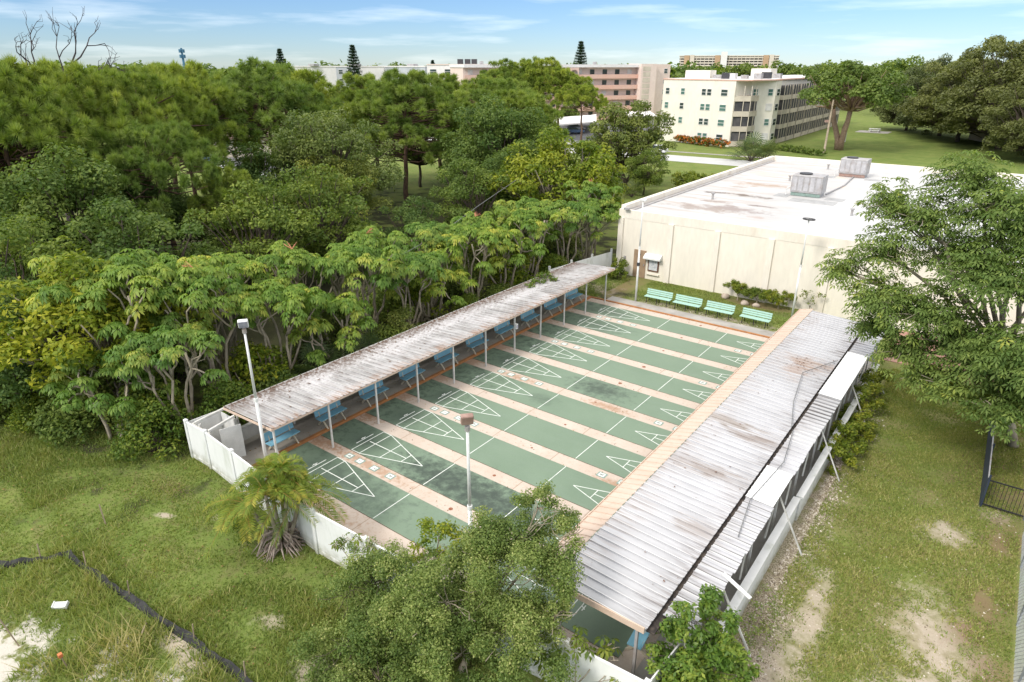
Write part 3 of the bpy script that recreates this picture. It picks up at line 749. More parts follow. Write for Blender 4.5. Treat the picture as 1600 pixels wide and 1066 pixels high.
MB().box(1.29, 1.43, 14.7, 14.86, 1.38, 1.66).build('housing', M['white_paint'], lb); MB().box(1.43, 1.44, 14.72, 14.84, 1.42, 1.6).build('lens', M['lens'], lb)

# ------------------------------------------------------------------ cream hall
HX0, HX1, HY0, HY1, HZ = -1.55, 27.0, 31.5, 67.3, 5.12
hall = thing('flat_roofed_hall', 'large cream windowless hall with a flat white roof beyond the courts', 'building', (12, 48, 0))
h = MB(); h.box(HX0, HX1, HY0, HY1, -.1, 4.72); h.build('wall', M['stucco'], hall)
def m_hall_roof():
    t = NT('white_membrane_roof'); P = t.pos()
    n1 = t.noise(P, 0.2, 5); n2 = t.noise(P, 0.9, 7, 0.66); n3 = t.noise(P, 6, 4); n4 = t.noise(t.map(P, (0.25, 1.6, 1)), 0.9, 6, .6)
    col = t.mix(t.ramp(n1, 0.35, 0.7), (0.53, 0.525, 0.52), (0.45, 0.445, 0.44))
    x_ = t.n('ShaderNodeSeparateXYZ'); t.l(P, x_.inputs[0])
    lf = t.mth('MULTIPLY', t.ramp(x_.outputs[0], 2, 10, 1, 0), t.ramp(n4, 0.46, 0.62, 0, 0.8))
    col = t.mix(lf, col, (0.4, 0.34, 0.3))
    col = t.mix(t.ramp(n2, 0.52, 0.7, 0, 0.35), col, (0.4, 0.37, 0.34))
    for (x, y, rx, ry, c) in ((3.8, 43.2, 1.5, .45, (0.13, 0.09, 0.06)), (1.0, 43, .7, .4, (0.15, 0.12, 0.1)), (4.6, 37.2, 2.2, 1.0, (0.26, 0.21, 0.19)), (3.0, 36.0, 2.0, .7, (0.3, 0.25, 0.22)), (3.3, 49.2, 2.0, .8, (0.36, 0.26, 0.19)), (6.3, 39.5, .9, .35, (0.2, 0.16, 0.14)), (2.4, 39.2, 1.1, .4, (0.28, 0.22, 0.19)),
                              (2.2, 56, 1.6, 1.0, (0.6, 0.5, 0.42)), (9.4, 52.5, 1.2, .6, (0.62, 0.52, 0.45)), (7.3, 35.4, .5, .3, (0.4, 0.33, 0.3)), (6.6, 58.0, 1.6, .7, (0.6, 0.5, 0.42)), (2.0, 47, .9, .25, (0.36, 0.3, 0.26))):
        col = t.mix(t.spot(P, x, y, rx, ry, 0, n2, 0.45, 0.85), col, c)
    # membrane seams
    w_ = t.n('ShaderNodeTexWave'); w_.bands_direction = 'Y'; t.l(P, w_.inputs[0]); w_.inputs['Scale'].default_value = 0.045
    col = t.mix(t.ramp(w_.outputs['Fac'], 0.0012, 0.0, 0, 0.5), col, (0.5, 0.5, 0.5))
    t.pbsdf(col, 0.7, 0.25, bump=n3, bs=0.05)
    return t.m
MB().box(HX0 + .2, HX1 - .2, HY0 + .16, HY1 - .2, 4.6, 4.76).build('roof', m_hall_roof(), hall)
p_ = MB(); p_.box(HX0, HX0 + .38, HY0 + .2, HY1, 4.723, HZ + .06); p_.box(HX0 + .38, HX1, HY1 - .4, HY1, 4.723, HZ + .1); p_.box(HX1 - .4, HX1, HY0 + .2, HY1 - .4, 4.723, HZ)
p_.box(HX0 - .03, HX1, HY0 - .02, HY0 + .2, 4.3, 4.92); p_.build('parapet', M['stucco_trim'], hall)
p_ = MB(); p_.box(HX0 + .39, HX0 + .75, HY0 + .6, HY1 - 1, 4.765, 4.83); p_.build('roof_curb', M['steel'], hall)
for x in (-1.35, 2.6, 6.0, 9.6, 13.2, 16.8, 20.4, 24.0):
    MB().box(x - .2, x + .2, HY0 - .14, HY0 - .001, -.1, 4.3).build('pilaster', M['stucco_trim'], hall)
dr = MB().box(-.12, .86, HY0 - .06, HY0 - .002, 0.02, 2.1).build('door', M['tan_door'], hall)
MB().box(.72, .78, HY0 - .12, HY0 - .061, .95, 1.1).build('handle', M['steel'], dr)
MB().box(.25, .42, HY0 - .075, HY0 - .061, 1.72, 1.82).build('plate', M['dark_metal'], dr)
MB().box(-1.55, -1.5, HY0 - .05, HY0 - .002, .2, 2.8).build('downpipe', M['steel'], hall)
MB().box(-.95, -.8, HY0 - .1, HY0 - .002, 1.2, 1.45).build('meter_box', M['steel'], hall)
MB().box(-1.1, -.7, HY0 - .3, HY0 - .05, 4.95, 5.1).build('flood_lamp', M['steel'], hall)
nb = thing('notice_board', 'wood framed notice board with a small white awning on the hall wall', 'notice board', (1.5, HY0, 1.2))
MB().box(1.08, 1.92, HY0 - .09, HY0 - .004, .66, 1.62).build('frame', M['wood_brown'], nb)
MB().box(1.16, 1.84, HY0 - .1, HY0 - .091, .75, 1.53).build('panel', M['notice'], nb)
a_ = MB(); a_.quad((.8, HY0 - .01, 1.98), (2.12, HY0 - .01, 1.98), (2.12, HY0 - .42, 1.72), (.8, HY0 - .42, 1.72)); a_.quad((.8, HY0 - .42, 1.72), (2.12, HY0 - .42, 1.72), (2.12, HY0 - .42, 1.6), (.8, HY0 - .42, 1.6)); a_.quad((.8, HY0 - .01, 1.98), (.8, HY0 - .42, 1.72), (.8, HY0 - .42, 1.6), (.8, HY0 - .01, 1.6)); a_.quad((2.12, HY0 - .01, 1.98), (2.12, HY0 - .42, 1.72), (2.12, HY0 - .42, 1.6), (2.12, HY0 - .01, 1.6)); a_.build('awning', M['white_paint'], nb)
MB().box(1.0, 2.0, HY0 - .16, HY0 - .004, .4, .47).build('ledge', M['stucco_trim'], nb)

def ac_unit(x, y, label, fan):
    a = thing('rooftop_unit', label, 'air conditioner', (x, y, 4.76), group='air conditioning units on the hall roof')
    k = MB(); k.box(x - 1.1, x + 1.1, y - .75, y + .75, 4.764, 5.05); k.build('curb', M['grey_patch'], a)
    k = MB(); k.box(x - 1.2, x + 1.2, y - .85, y + .85, 5.05, 6.45); b = k.build('housing', M['steel'], a, bevel=.04)
    k = MB()
    for i in range(5): k.box(x - 1.1 + i * .46, x - .76 + i * .46, y - .87, y - .851, 5.2, 6.3)
    k.build('side_panel', m_plain('panel_grey', (0.4, 0.39, 0.4), (0.5, 0.49, 0.5), 2.5, .5, grime=(.3, .24, .2), g=(.5, .75)), b)
    k = MB(); k.cyl(x - .35, y, 6.45, 6.56, .5, .5, 20); k.build('fan_shroud', M['dark_metal'], a)
    k = MB(); k.box(x - 1.14, x + 1.14, y - .8, y - .74, 4.8, 5.04); k.build('base_strip', M['rust_lamp'] if fan else M['tile_grey'], a)
    k = MB(); k.tube([(x - 1.5, y - .8, 4.8), (x - 1.5, y - .8, 5.3), (x - 1.2, y - .6, 5.5)], .05, 6); k.build('conduit', M['white_paint'], a)
    return a
ac_unit(7.8, 46.4, 'dented grey rooftop air conditioner nearer the courts', 0)
ac_unit(8.6, 59.6, 'grey rooftop air conditioner farther back with a rusty base', 1)
for (x, y) in ((2.2, 40), (4.5, 53), (12.5, 40), (13.5, 56), (17, 48), (5.5, 63)):
    v_ = MB(); v_.cyl(x, y, 4.76, 5.2, .09, seg=8); v_.cyl(x, y, 5.2, 5.28, .16, seg=8); v_.build('vent_pipe', M['steel'], hall)
v_ = MB(); v_.tube([(9, 47.4, 4.85), (9.2, 53, 4.85), (8.8, 58.7, 4.85)], .06, 6); v_.build('conduit', M['steel'], hall)
pp = MB(); pp.box(5.6, 6.7, 44.4, 46, 4.755, 4.768); pp.box(7.2, 10.6, 43.0, 44.6, 4.755, 4.768); pp.box(9.4, 10.8, 45, 46.4, 4.755, 4.768); pp.box(6.0, 7.4, 57.2, 58.6, 4.755, 4.768); pp.box(9.9, 11.2, 57.6, 58.8, 4.755, 4.768)
pp.build('roof_patch', M['grey_patch'], hall)
tag(MB().tube([(-6.2, 13.0, 4.4), (-7.2, 18, 4.75), (-8.6, 23.5, 5.5), (-10, 30, 6.4)], .02, 5).build('overhead_cable', M['cable']), 'thin grey overhead cable passing among the umbrella trees', 'cable')

# ------------------------------------------------------------------ right-hand fences
bg_ = thing('picket_gate', 'low black metal picket gate across the right edge of the lawn', 'gate', (23.7, 13.8, 0))
g1 = MB()
for i in range(12): g1.box(23.12 + i * .112, 23.135 + i * .112, 13.79, 13.81, .05, 1.15)
g1.build('pickets', M['black_iron'], bg_)
for z in (.1, 1.1): MB().box(23.08, 24.42, 13.78, 13.82, z, z + .04).build('rail', M['black_iron'], bg_)
sf = thing('screened_fence', 'dark blue screened chain link fence running back from the black gate', 'fence', (23.0, 19, 0))
s = MB(); s.bar((23.06, 13.75, .62), (22.86, 27, .62), .02, 1.2); s.build('screen', M['blue_black'], sf)
for i in range(6):
    y = 13.75 + i * 2.6; x = 23.08 - (y - 13.75) * .015; MB().cyl(x + .03, y, 0, 1.35, .035, .035, 8).build('post', M['blue_black'], sf)
s = MB(); s.tube([(23.07, 13.75, 1.25), (22.87, 27, 1.25)], .025, 6); s.build('rail', M['steel'], sf)
cf = thing('chain_link_fence', 'grey chain link fence leaning along the right edge of the lawn', 'fence', (24.35, 7, 0))
s = MB()
y, L_ = -1.0, 14.9
for i in range(96):
    for sg in (1, -1):
        ya = y + i * L_ / 96; yb = ya + sg * 1.3
        if yb < y or yb > y + L_: continue
        s.bar((24.36, ya, .04), (24.36 + .06, yb, 1.36), .008, .008, up=(1, 0, 0))
s.build('wire_mesh', M['chain'], cf)
for i in range(6): MB().cyl(24.38, -1 + i * 2.95, 0, 1.42, .035, .035, 8).build('post', M['chain'], cf)
s = MB(); s.tube([(24.42, -1, 1.38), (24.42, 13.8, 1.38)], .028, 6); s.build('top_rail', M['chain'], cf)

# ------------------------------------------------------------------ silt fence corner, bottom left
sfp = [(-4.0, -9.3), (-2.6, -9.05), (-1.4, -8.75), (-0.85, -7.95), (-0.4, -7.3), (0.7, -7.22), (1.9, -7.12), (3.07, -6.98), (4.6, -6.86), (6.19, -6.68), (7.3, -6.6), (8.45, -6.53), (9.8, -6.42)]
sl = thing('silt_fence', 'sagging black silt fence around the weedy corner of the lot', 'fence', (3, -7, 0))
s = MB(); N = 120
tt = np.linspace(0, len(sfp) - 1.001, N); pts = []
for t_ in tt:
    i = int(t_); f = t_ - i; a, b = sfp[i], sfp[i + 1]
    pts.append((a[0] + (b[0] - a[0]) * f, a[1] + (b[1] - a[1]) * f))
for i in range(N - 1):
    def hh(k): return .17 + .05 * math.sin(k * .33) + .02 * math.sin(k * 1.1)
    def oo(k): return .05 * math.sin(k * .37) + .015 * math.sin(k * 1.3)
    (x, y), (x2, y2) = pts[i], pts[i + 1]
    s.quad((x, y - .06, 0), (x2, y2 - .06, 0), (x2 + .02, y2 + oo(i + 1) * .5, hh(i + 1) * .55), (x + .02, y + oo(i) * .5, hh(i) * .55))
    s.quad((x + .02, y + oo(i) * .5, hh(i) * .55), (x2 + .02, y2 + oo(i + 1) * .5, hh(i + 1) * .55), (x2, y2 + .1 + oo(i + 1), hh(i + 1)), (x, y + .1 + oo(i), hh(i)))
s.build('fabric', M['black_mesh'], sl)
for p in sfp[1::2]:
    MB().bar((p[0], p[1] + .08, 0), (p[0] + random.uniform(-.06, .06), p[1] + .12, .62), .035, .025).build('stake', M['stake_wood'], sl)
st = thing('survey_stake', 'thin wooden survey stake with an orange painted tip in the weeds', 'stake', (2.39, -9.7, 0))
MB().bar((2.5, -9.6, 0), (2.2, -9.75, 1.0), .03, .02).build('stick', M['stake_wood'], st); MB().bar((2.2, -9.75, 1.0), (2.17, -9.765, 1.1), .055, .05).build('tip', M['orange_flag'], st)
s = thing('marker_stake', 'short stake with orange and blue ribbon at the bottom edge', 'stake', (4.4, -9.1, 0))
MB().bar((4.4, -9.1, 0), (4.35, -9.15, .5), .03, .02).build('stick', M['stake_wood'], s); MB().box(4.28, 4.38, -9.2, -9.1, .44, .54).build('ribbon', M['orange_flag'], s)
o = MB(); q = Matrix.Translation((2.06, -8.35, .22)) @ Matrix.Rotation(R(40), 4, 'Z') @ Matrix.Rotation(R(20), 4, 'X'); o.box(-.2, .2, -.09, .09, -.05, .05, q); o.box(-.2, -.17, -.1, .1, -.05, .09, q); o.box(.17, .2, -.1, .1, -.05, .09, q)
tag(o.build('foam_scrap', M['white_paint'], bevel=.01), 'white scrap of foam trough lying in the weeds', 'debris')
o = MB(); o.bar((4.5, -7.1, .05), (5.3, -7.5, .5), .035, .03); tag(o.build('dry_branch', M['stake_wood']), 'pale dry stick leaning by the silt fence', 'branch')
o = MB(); o.bar((-1.1, -5.8, 0), (-1.35, -5.75, .7), .04, .03); tag(o.build('lawn_stake', M['stake_wood']), 'lone wooden stake standing in the left lawn', 'stake')
for i, (x, y, r, lb_) in enumerate(((7.3, 30.7, .26, 'pale round rock left of the clipped hedge'), (8.8, 30.2, .24, 'pale rock in front of the clipped hedge'), (9.55, 30.3, .2, 'small pale rock at the right part of the clipped hedge'))):
    bm = bmesh_ico = None
    V_ = []; s = MB()
    for a in range(7):
        for b in range(10):
            th, ph = math.pi * a / 6, 2 * math.pi * b / 10
            k = r * (1 + .18 * math.sin(3 * ph + i) * math.sin(th) + .1 * math.cos(2 * th + i))
            s.v.append((x + k * math.sin(th) * math.cos(ph) * 1.2, y + k * math.sin(th) * math.sin(ph), r * .5 + k * math.cos(th) * .75))
    for a in range(6):
        for b in range(10): s.f.append((a * 10 + b, (a + 1) * 10 + b, (a + 1) * 10 + (b + 1) % 10, a * 10 + (b + 1) % 10))
    tag(s.build('rock', M['rock'], smooth=True), lb_, 'rock', 'pale rocks by the hedge')

# ------------------------------------------------------------------ vegetation helpers
def unit(a): return a / np.maximum(np.linalg.norm(a, axis=-1, keepdims=True), 1e-6)
def rdir(r, n): return unit(r.normal(size=(n, 3)))
def frames(nrm, r):
    t = unit(np.cross(nrm, rdir(r, len(nrm)))); b = np.cross(nrm, t)
    return t, b
def rhombs(c, nrm, ln, wd, r, fold=0.0):
    t, b = frames(nrm, r); ln = np.asarray(ln)[:, None]; wd = np.asarray(wd)[:, None]
    v = np.stack([c - t * ln / 2, c + b * wd / 2 + nrm * fold * wd, c + t * ln / 2, c - b * wd / 2 + nrm * fold * wd], 1)
    return v.reshape(-1, 3)
def puff_leaves(puffs, per_m2, size, r, up=0.55, lo=-0.65, aspect=0.55, inner=0.35, jit=0.45):
    """leaves through a set of ellipsoidal leaf masses; returns verts, var"""
    Vs, vs = [], []
    for (c, rad) in puffs:
        rad = np.asarray(rad, float); area = 4 * math.pi * ((rad[0] * rad[1]) ** 1.6 / 3 + 2 * (rad[0] * rad[2]) ** 1.6 / 3) ** (1 / 1.6)
        n = max(8, int(area * per_m2))
        d = rdir(r, int(n * 1.5)); d = d[d[:, 2] > lo][:n]
        q = 1 - inner * r.random(len(d)) ** 1.6
        bump = 1 + .16 * np.sin(d[:, 0] * 5 + c[0] * 3) * np.sin(d[:, 1] * 6 + c[1] * 2) + .1 * r.normal(size=len(d))
        p = np.asarray(c) + d * rad * (q * bump)[:, None]
        nrm = unit(d * 0.6 + np.array([0, 0, up]) + rdir(r, len(d)) * jit * 1.6)
        s = size * (0.65 + 0.7 * r.random(len(d)))
        Vs.append(rhombs(p, nrm, s, s * aspect, r, .12))
        vs.append(np.clip(0.5 + (r.random() - .5) * .5 + r.normal(size=len(d)) * .17, 0, 1))
    return np.concatenate(Vs), np.concatenate(vs)
def limb(mb, a, b, r0, r1, r, bend=.12, seg=6, n=4):
    a, b = np.asarray(a, float), np.asarray(b, float); L = np.linalg.norm(b - a)
    P = [a + (b - a) * k / n + (r.normal(size=3) * bend * L / n if 0 < k < n else 0) for k in range(n + 1)]
    mb.tube(P, [r0 + (r1 - r0) * k / n for k in range(n + 1)], seg)
    return P
def add_crown(t, V, var, mat, name='crown', nper=4):
    return np_mesh(name, V, len(V) // nper, nper, mat, t, var)

L = {}
L['pine'] = m_leaf('pine_needles', [(0, (0.1, 0.165, 0.032)), (.5, (0.21, 0.28, 0.058)), (1, (0.35, 0.4, 0.095))], .36)
L['oak'] = m_leaf('oak_leaves', [(0, (0.085, 0.125, 0.03)), (.5, (0.16, 0.2, 0.047)), (1, (0.29, 0.315, 0.08))], .34)
L['dark'] = m_leaf('dark_leaves', [(0, (0.055, 0.105, 0.025)), (.5, (0.125, 0.185, 0.045)), (1, (0.24, 0.3, 0.07))], .35, rough=.55, spec=.15)
L['live_oak'] = m_leaf('live_oak_leaves', [(0, (0.08, 0.098, 0.034)), (.5, (0.138, 0.158, 0.052)), (1, (0.2, 0.22, 0.078))], .3)
L['ficus'] = m_leaf('ficus_leaves', [(0, (0.075, 0.125, 0.028)), (.5, (0.135, 0.195, 0.046)), (1, (0.22, 0.275, 0.07))], .32, rough=.55, spec=.15)
L['umbrella'] = m_leaf('umbrella_leaves', [(0, (0.08, 0.165, 0.028)), (.4, (0.165, 0.27, 0.05)), (.75, (0.28, 0.365, 0.07)), (1, (0.46, 0.46, 0.09))], .36, rough=.45, spec=.2)
L['lime'] = m_leaf('lime_leaves', [(0, (0.08, 0.14, 0.015)), (.5, (0.19, 0.24, 0.025)), (1, (0.38, 0.38, 0.04))], .32, rough=.5, spec=.15)
L['tab'] = m_leaf('palmate_leaves', [(0, (0.085, 0.145, 0.035)), (.5, (0.17, 0.235, 0.062)), (.85, (0.27, 0.33, 0.08)), (1, (0.43, 0.44, 0.09))], .36, rough=.55, spec=.15, vary=False)
L['fine'] = m_leaf('fine_leaves', [(0, (0.075, 0.135, 0.03)), (.5, (0.165, 0.225, 0.055)), (.85, (0.29, 0.34, 0.1)), (1, (0.47, 0.47, 0.19))], .36, vary=False)
L['hedge'] = m_leaf('hedge_leaves', [(0, (0.07, 0.12, 0.014)), (.5, (0.15, 0.2, 0.025)), (1, (0.28, 0.29, 0.04))], .3)
L['palm'] = m_leaf('palm_leaves', [(0, (0.095, 0.165, 0.024)), (.5, (0.2, 0.26, 0.038)), (1, (0.42, 0.35, 0.06))], .32, rough=.5, spec=.2, vary=False)
L['fan'] = m_leaf('fan_palm_leaves', [(0, (0.06, 0.1, 0.035)), (.5, (0.11, 0.155, 0.055)), (1, (0.2, 0.22, 0.08))], .25, rough=.5, spec=.2)
L['norfolk'] = m_leaf('norfolk_needles', [(0, (0.015, 0.04, 0.02)), (.5, (0.025, 0.06, 0.028)), (1, (0.045, 0.085, 0.04))], .15)
L['grass'] = m_leaf('grass_blades', [(0, (0.085, 0.15, 0.028)), (.45, (0.19, 0.25, 0.058)), (.75, (0.285, 0.31, 0.085)), (1, (0.46, 0.4, 0.19))], .32, vary=False)
L['flower'] = m_leaf('flower_hedge', [(0, (0.04, 0.09, 0.015)), (.5, (0.09, 0.14, 0.02)), (.56, (0.5, 0.1, 0.03)), (1, (0.55, 0.28, 0.05))], .2)
L['vine'] = m_leaf('vine_leaves', [(0, (0.055, 0.11, 0.014)), (.5, (0.12, 0.185, 0.025)), (1, (0.28, 0.3, 0.035))], .3)

# ------------------------------------------------------------------ tree builders (each returns an Empty with crown and trunk)
def pine_tree(seed, H=14.5, Rr=6.5, drop=4.0, ncl=60, off=(0, 0), dens=1.0):
    r = np.random.default_rng(seed)
    t = thing('pine_tree', 'x', 'tree')
    mb = MB()
    top = np.array([off[0] * .7, off[1] * .7, H * .78])
    P = limb(mb, (0, 0, -.1), top, .3, .13, r, .05, 8, 6)
    V, va = [], []
    for k in range(ncl):
        rho = Rr * math.sqrt((k + .5) / ncl) * (.9 + .2 * r.random()); a = k * 2.39996 + r.normal() * .25
        lay = r.random() ** 2.2
        z = H - .9 - (rho / Rr) ** 2 * drop - lay * 2.6 + r.normal() * .35
        c = np.array([off[0] + rho * math.cos(a), off[1] + rho * math.sin(a), z])
        cr_ = 1.0 + .5 * r.random()
        base = P[-1] if z > H * .72 else P[-2]
        j = (np.asarray(base) * .9 + c * .1); j[2] = min(z - .8, base[2] + r.random() * .8 - .6)
        limb(mb, j, c - np.array([0, 0, .3]), .075, .025, r, .16, 4, 3)
        nt_ = 4 + r.integers(0, 3); d = rdir(r, nt_ * 3); d = d[d[:, 2] > -.25][:nt_]
        tc_ = c + d * np.array([cr_ * 1.1, cr_ * 1.1, cr_ * .5]) * (.75 + .4 * r.random((len(d), 1)))
        cl = (r.random() - .5) * .4
        for q, dd in zip(tc_, d):
            n = int(170 * dens); e = unit(rdir(r, n) + np.array([dd[0] * .2, dd[1] * .2, .38]))
            pr_ = .52 + .26 * r.random(); ln = pr_ * (.75 + .35 * r.random(n)); t_, b_ = frames(e, r); wd = .03
            q0 = q + e * (ln * .25)[:, None]
            V.append(np.stack([q0 + t_ * wd, q0 - t_ * wd, q + e * ln[:, None]], 1).reshape(-1, 3))
            va.append(np.clip(.5 + cl + r.normal() * .12 + r.normal(size=n) * .13, 0, 1))
    add_crown(t, np.concatenate(V), np.concatenate(va), L['pine'], nper=3)
    mb.build('trunk', M['bark_pine'], t, smooth=True)
    return t

def broad_tree(seed, H, Rx, Ry, base, leaf, mat, bark, name='broadleaf_tree', npf=34, per=20, prad=(.26, .42), lo=-.5, up=.55, trunkr=.3, stems=1, aspect=.55, bare=0, flat=1.0, taper=0.0):
    r = np.random.default_rng(seed)
    t = thing(name, 'x', 'tree')
    cz = (H + base) / 2; hz = (H - base) / 2
    puffs = []; mb = MB()
    forks = []
    for s in range(stems):
        a = 6.28 * s / stems + r.random(); rr = 0 if stems == 1 else .25 * min(Rx, Ry)
        f = np.array([rr * math.cos(a), rr * math.sin(a), base + hz * .35]); st = np.array([.15 * rr * math.cos(a), .15 * rr * math.sin(a), -.1])
        limb(mb, st, f, trunkr, trunkr * .65, r, .08, 8, 4); forks.append(f)
    for k in range(npf):
        d = None
        while d is None or d[2] < lo: d = rdir(r, 1)[0]
        q = .55 + .5 * r.random() ** 1.3
        pr = (prad[0] + (prad[1] - prad[0]) * r.random() ** 1.5) * min(Rx, Ry)
        sq = 1 - taper * max(0, d[2])
        c = np.array([d[0] * Rx * q * sq, d[1] * Ry * q * sq, cz + d[2] * hz * q])
        puffs.append((c, (pr, pr, pr * .72 * flat)))
        f = min(forks, key=lambda z: np.linalg.norm(z - c))
        limb(mb, f, c - np.array([0, 0, pr * .2]), trunkr * .36, .03, r, .16, 5, 4)
    for k in range(bare):
        d = rdir(r, 1)[0]; d[2] = abs(d[2]) * .6; f = forks[0]
        P = limb(mb, f, f + d * np.array([Rx, Ry, hz]) * 1.02, .09, .02, r, .2, 4, 5)
    V, va = puff_leaves(puffs, per, leaf, r, up, -.6, aspect)
    add_crown(t, V, va, mat)
    mb.build('trunk', bark, t, smooth=True)
    return t

def rosette_verts(c, axis, rad, r, K=9, droop=.55, wd=.2):
    """palmate leaves: K drooping leaflets round each centre; returns verts (tris), nleaf per rosette"""
    n = len(c); t, b = frames(axis, r)
    ang = (np.arange(K) / K * 6.2832)[None, :] + r.random((n, 1)) * 6.28 + r.normal(size=(n, K)) * .08
    dirs = t[:, None] * np.cos(ang)[..., None] + b[:, None] * np.sin(ang)[..., None]
    side = np.cross(axis[:, None], dirs)
    rd = rad[:, None, None] * (.8 + .35 * r.random((n, K, 1)))
    cc = c[:, None]; dn = np.array([0, 0, -1.0])
    p0 = cc + dirs * rd * .16
    m = cc + dirs * rd * .62 + dn * rd * droop * .3
    tip = cc + dirs * rd * .95 + dn * rd * droop
    ml, mr = m + side * rd * wd, m - side * rd * wd
    q1 = np.stack([p0, ml, tip, mr], 2)
    return q1.reshape(-1, 3), K

def umbrella_tree(seed, H=6.5, Rr=2.6, nst=5, ncl=26, rosr=.25, per=19, spike=0, lean=(0, 0), low=.35):
    r = np.random.default_rng(seed)
    t = thing('umbrella_tree', 'x', 'tree')
    mb = MB(); C_, A_, va = [], [], []; sp = MB()
    stems = []
    for s in range(nst):
        a = 6.28 * s / nst + r.random() * .8
        top = np.array([math.cos(a) * Rr * (.35 + .4 * r.random()) + lean[0], math.sin(a) * Rr * (.35 + .4 * r.random()) + lean[1], H * (.6 + .25 * r.random())])
        P = limb(mb, (math.cos(a) * .25, math.sin(a) * .25, -.1), top, .085, .05, r, .16, 6, 6); stems.append(P)
    for k in range(ncl):
        rho = Rr * math.sqrt((k + .4) / ncl); a = k * 2.39996 + r.normal() * .3
        z = H * (1 - (1 - low) * (rho / Rr) ** 2 * r.random() ** .7) - r.random() * .5 - .2
        c = np.array([rho * math.cos(a) + lean[0], rho * math.sin(a) + lean[1], z])
        st = min(stems, key=lambda P: np.linalg.norm(P[-2] - c)); f = st[-2] if r.random() < .6 else st[-3]
        limb(mb, f, c - np.array([0, 0, .1]), .05, .028, r, .2, 5, 4)
        cl = (r.random() - .42) * .55
        n = per + r.integers(0, 5); d = rdir(r, n * 3); d = d[d[:, 2] > -.25][:n]
        q = c + d * np.array([.5, .5, .36]) * (.65 + .5 * r.random((len(d), 1)))
        C_.append(q); A_.append(unit(d + np.array([0, 0, .9])))
        va.append(np.repeat(np.clip(.45 + cl + r.normal(size=len(d)) * .1, 0, 1), 9))
        if k < spike:
            for _ in range(6):
                e = unit(np.array([r.normal(), r.normal(), .45]))
                sp.tube([c + np.array([0, 0, .35]), c + np.array([0, 0, .35]) + e * (.4 + .25 * r.random())], [.022, .014], 4)
    c = np.concatenate(C_); rad = rosr * (.75 + .5 * r.random(len(c)))
    V, K = rosette_verts(c, np.concatenate(A_), rad, r)
    v = np.clip(np.concatenate(va) + r.normal(size=len(c) * 9) * .1, 0, 1)
    add_crown(t, V, v, L['umbrella'])
    mb.build('trunk', M['bark_pale'], t, smooth=True)
    if spike: sp.build('flower_spike', M['flower_red'], t)
    return t

def shrub(seed, dims, leaf, mat, name='shrub', npf=12, per=60, stem=True, bark=None, prad=(.35, .55), lab='x', aspect=.55, up=.5):
    r = np.random.default_rng(seed)
    t = thing(name, lab, 'shrub'); puffs = []; mb = MB()
    for k in range(npf):
        d = rdir(r, 1)[0]; d[2] = abs(d[2]); q = .55 + .3 * r.random()
        pr = (prad[0] + (prad[1] - prad[0]) * r.random()) * min(dims)
        c = np.array([d[0] * dims[0] * q, d[1] * dims[1] * q, max(pr * .5, dims[2] * (.15 + .62 * d[2]))])
        puffs.append((c, (pr, pr, pr * .8)))
        if stem: limb(mb, (d[0] * .1, d[1] * .1, -.05), c, .035, .012, r, .15, 4, 3)
    V, va = puff_leaves(puffs, per, leaf, r, up, -.8, aspect)
    add_crown(t, V, va, mat, 'foliage')
    if stem: mb.build('stem', bark or M['bark_dark'], t)
    return t

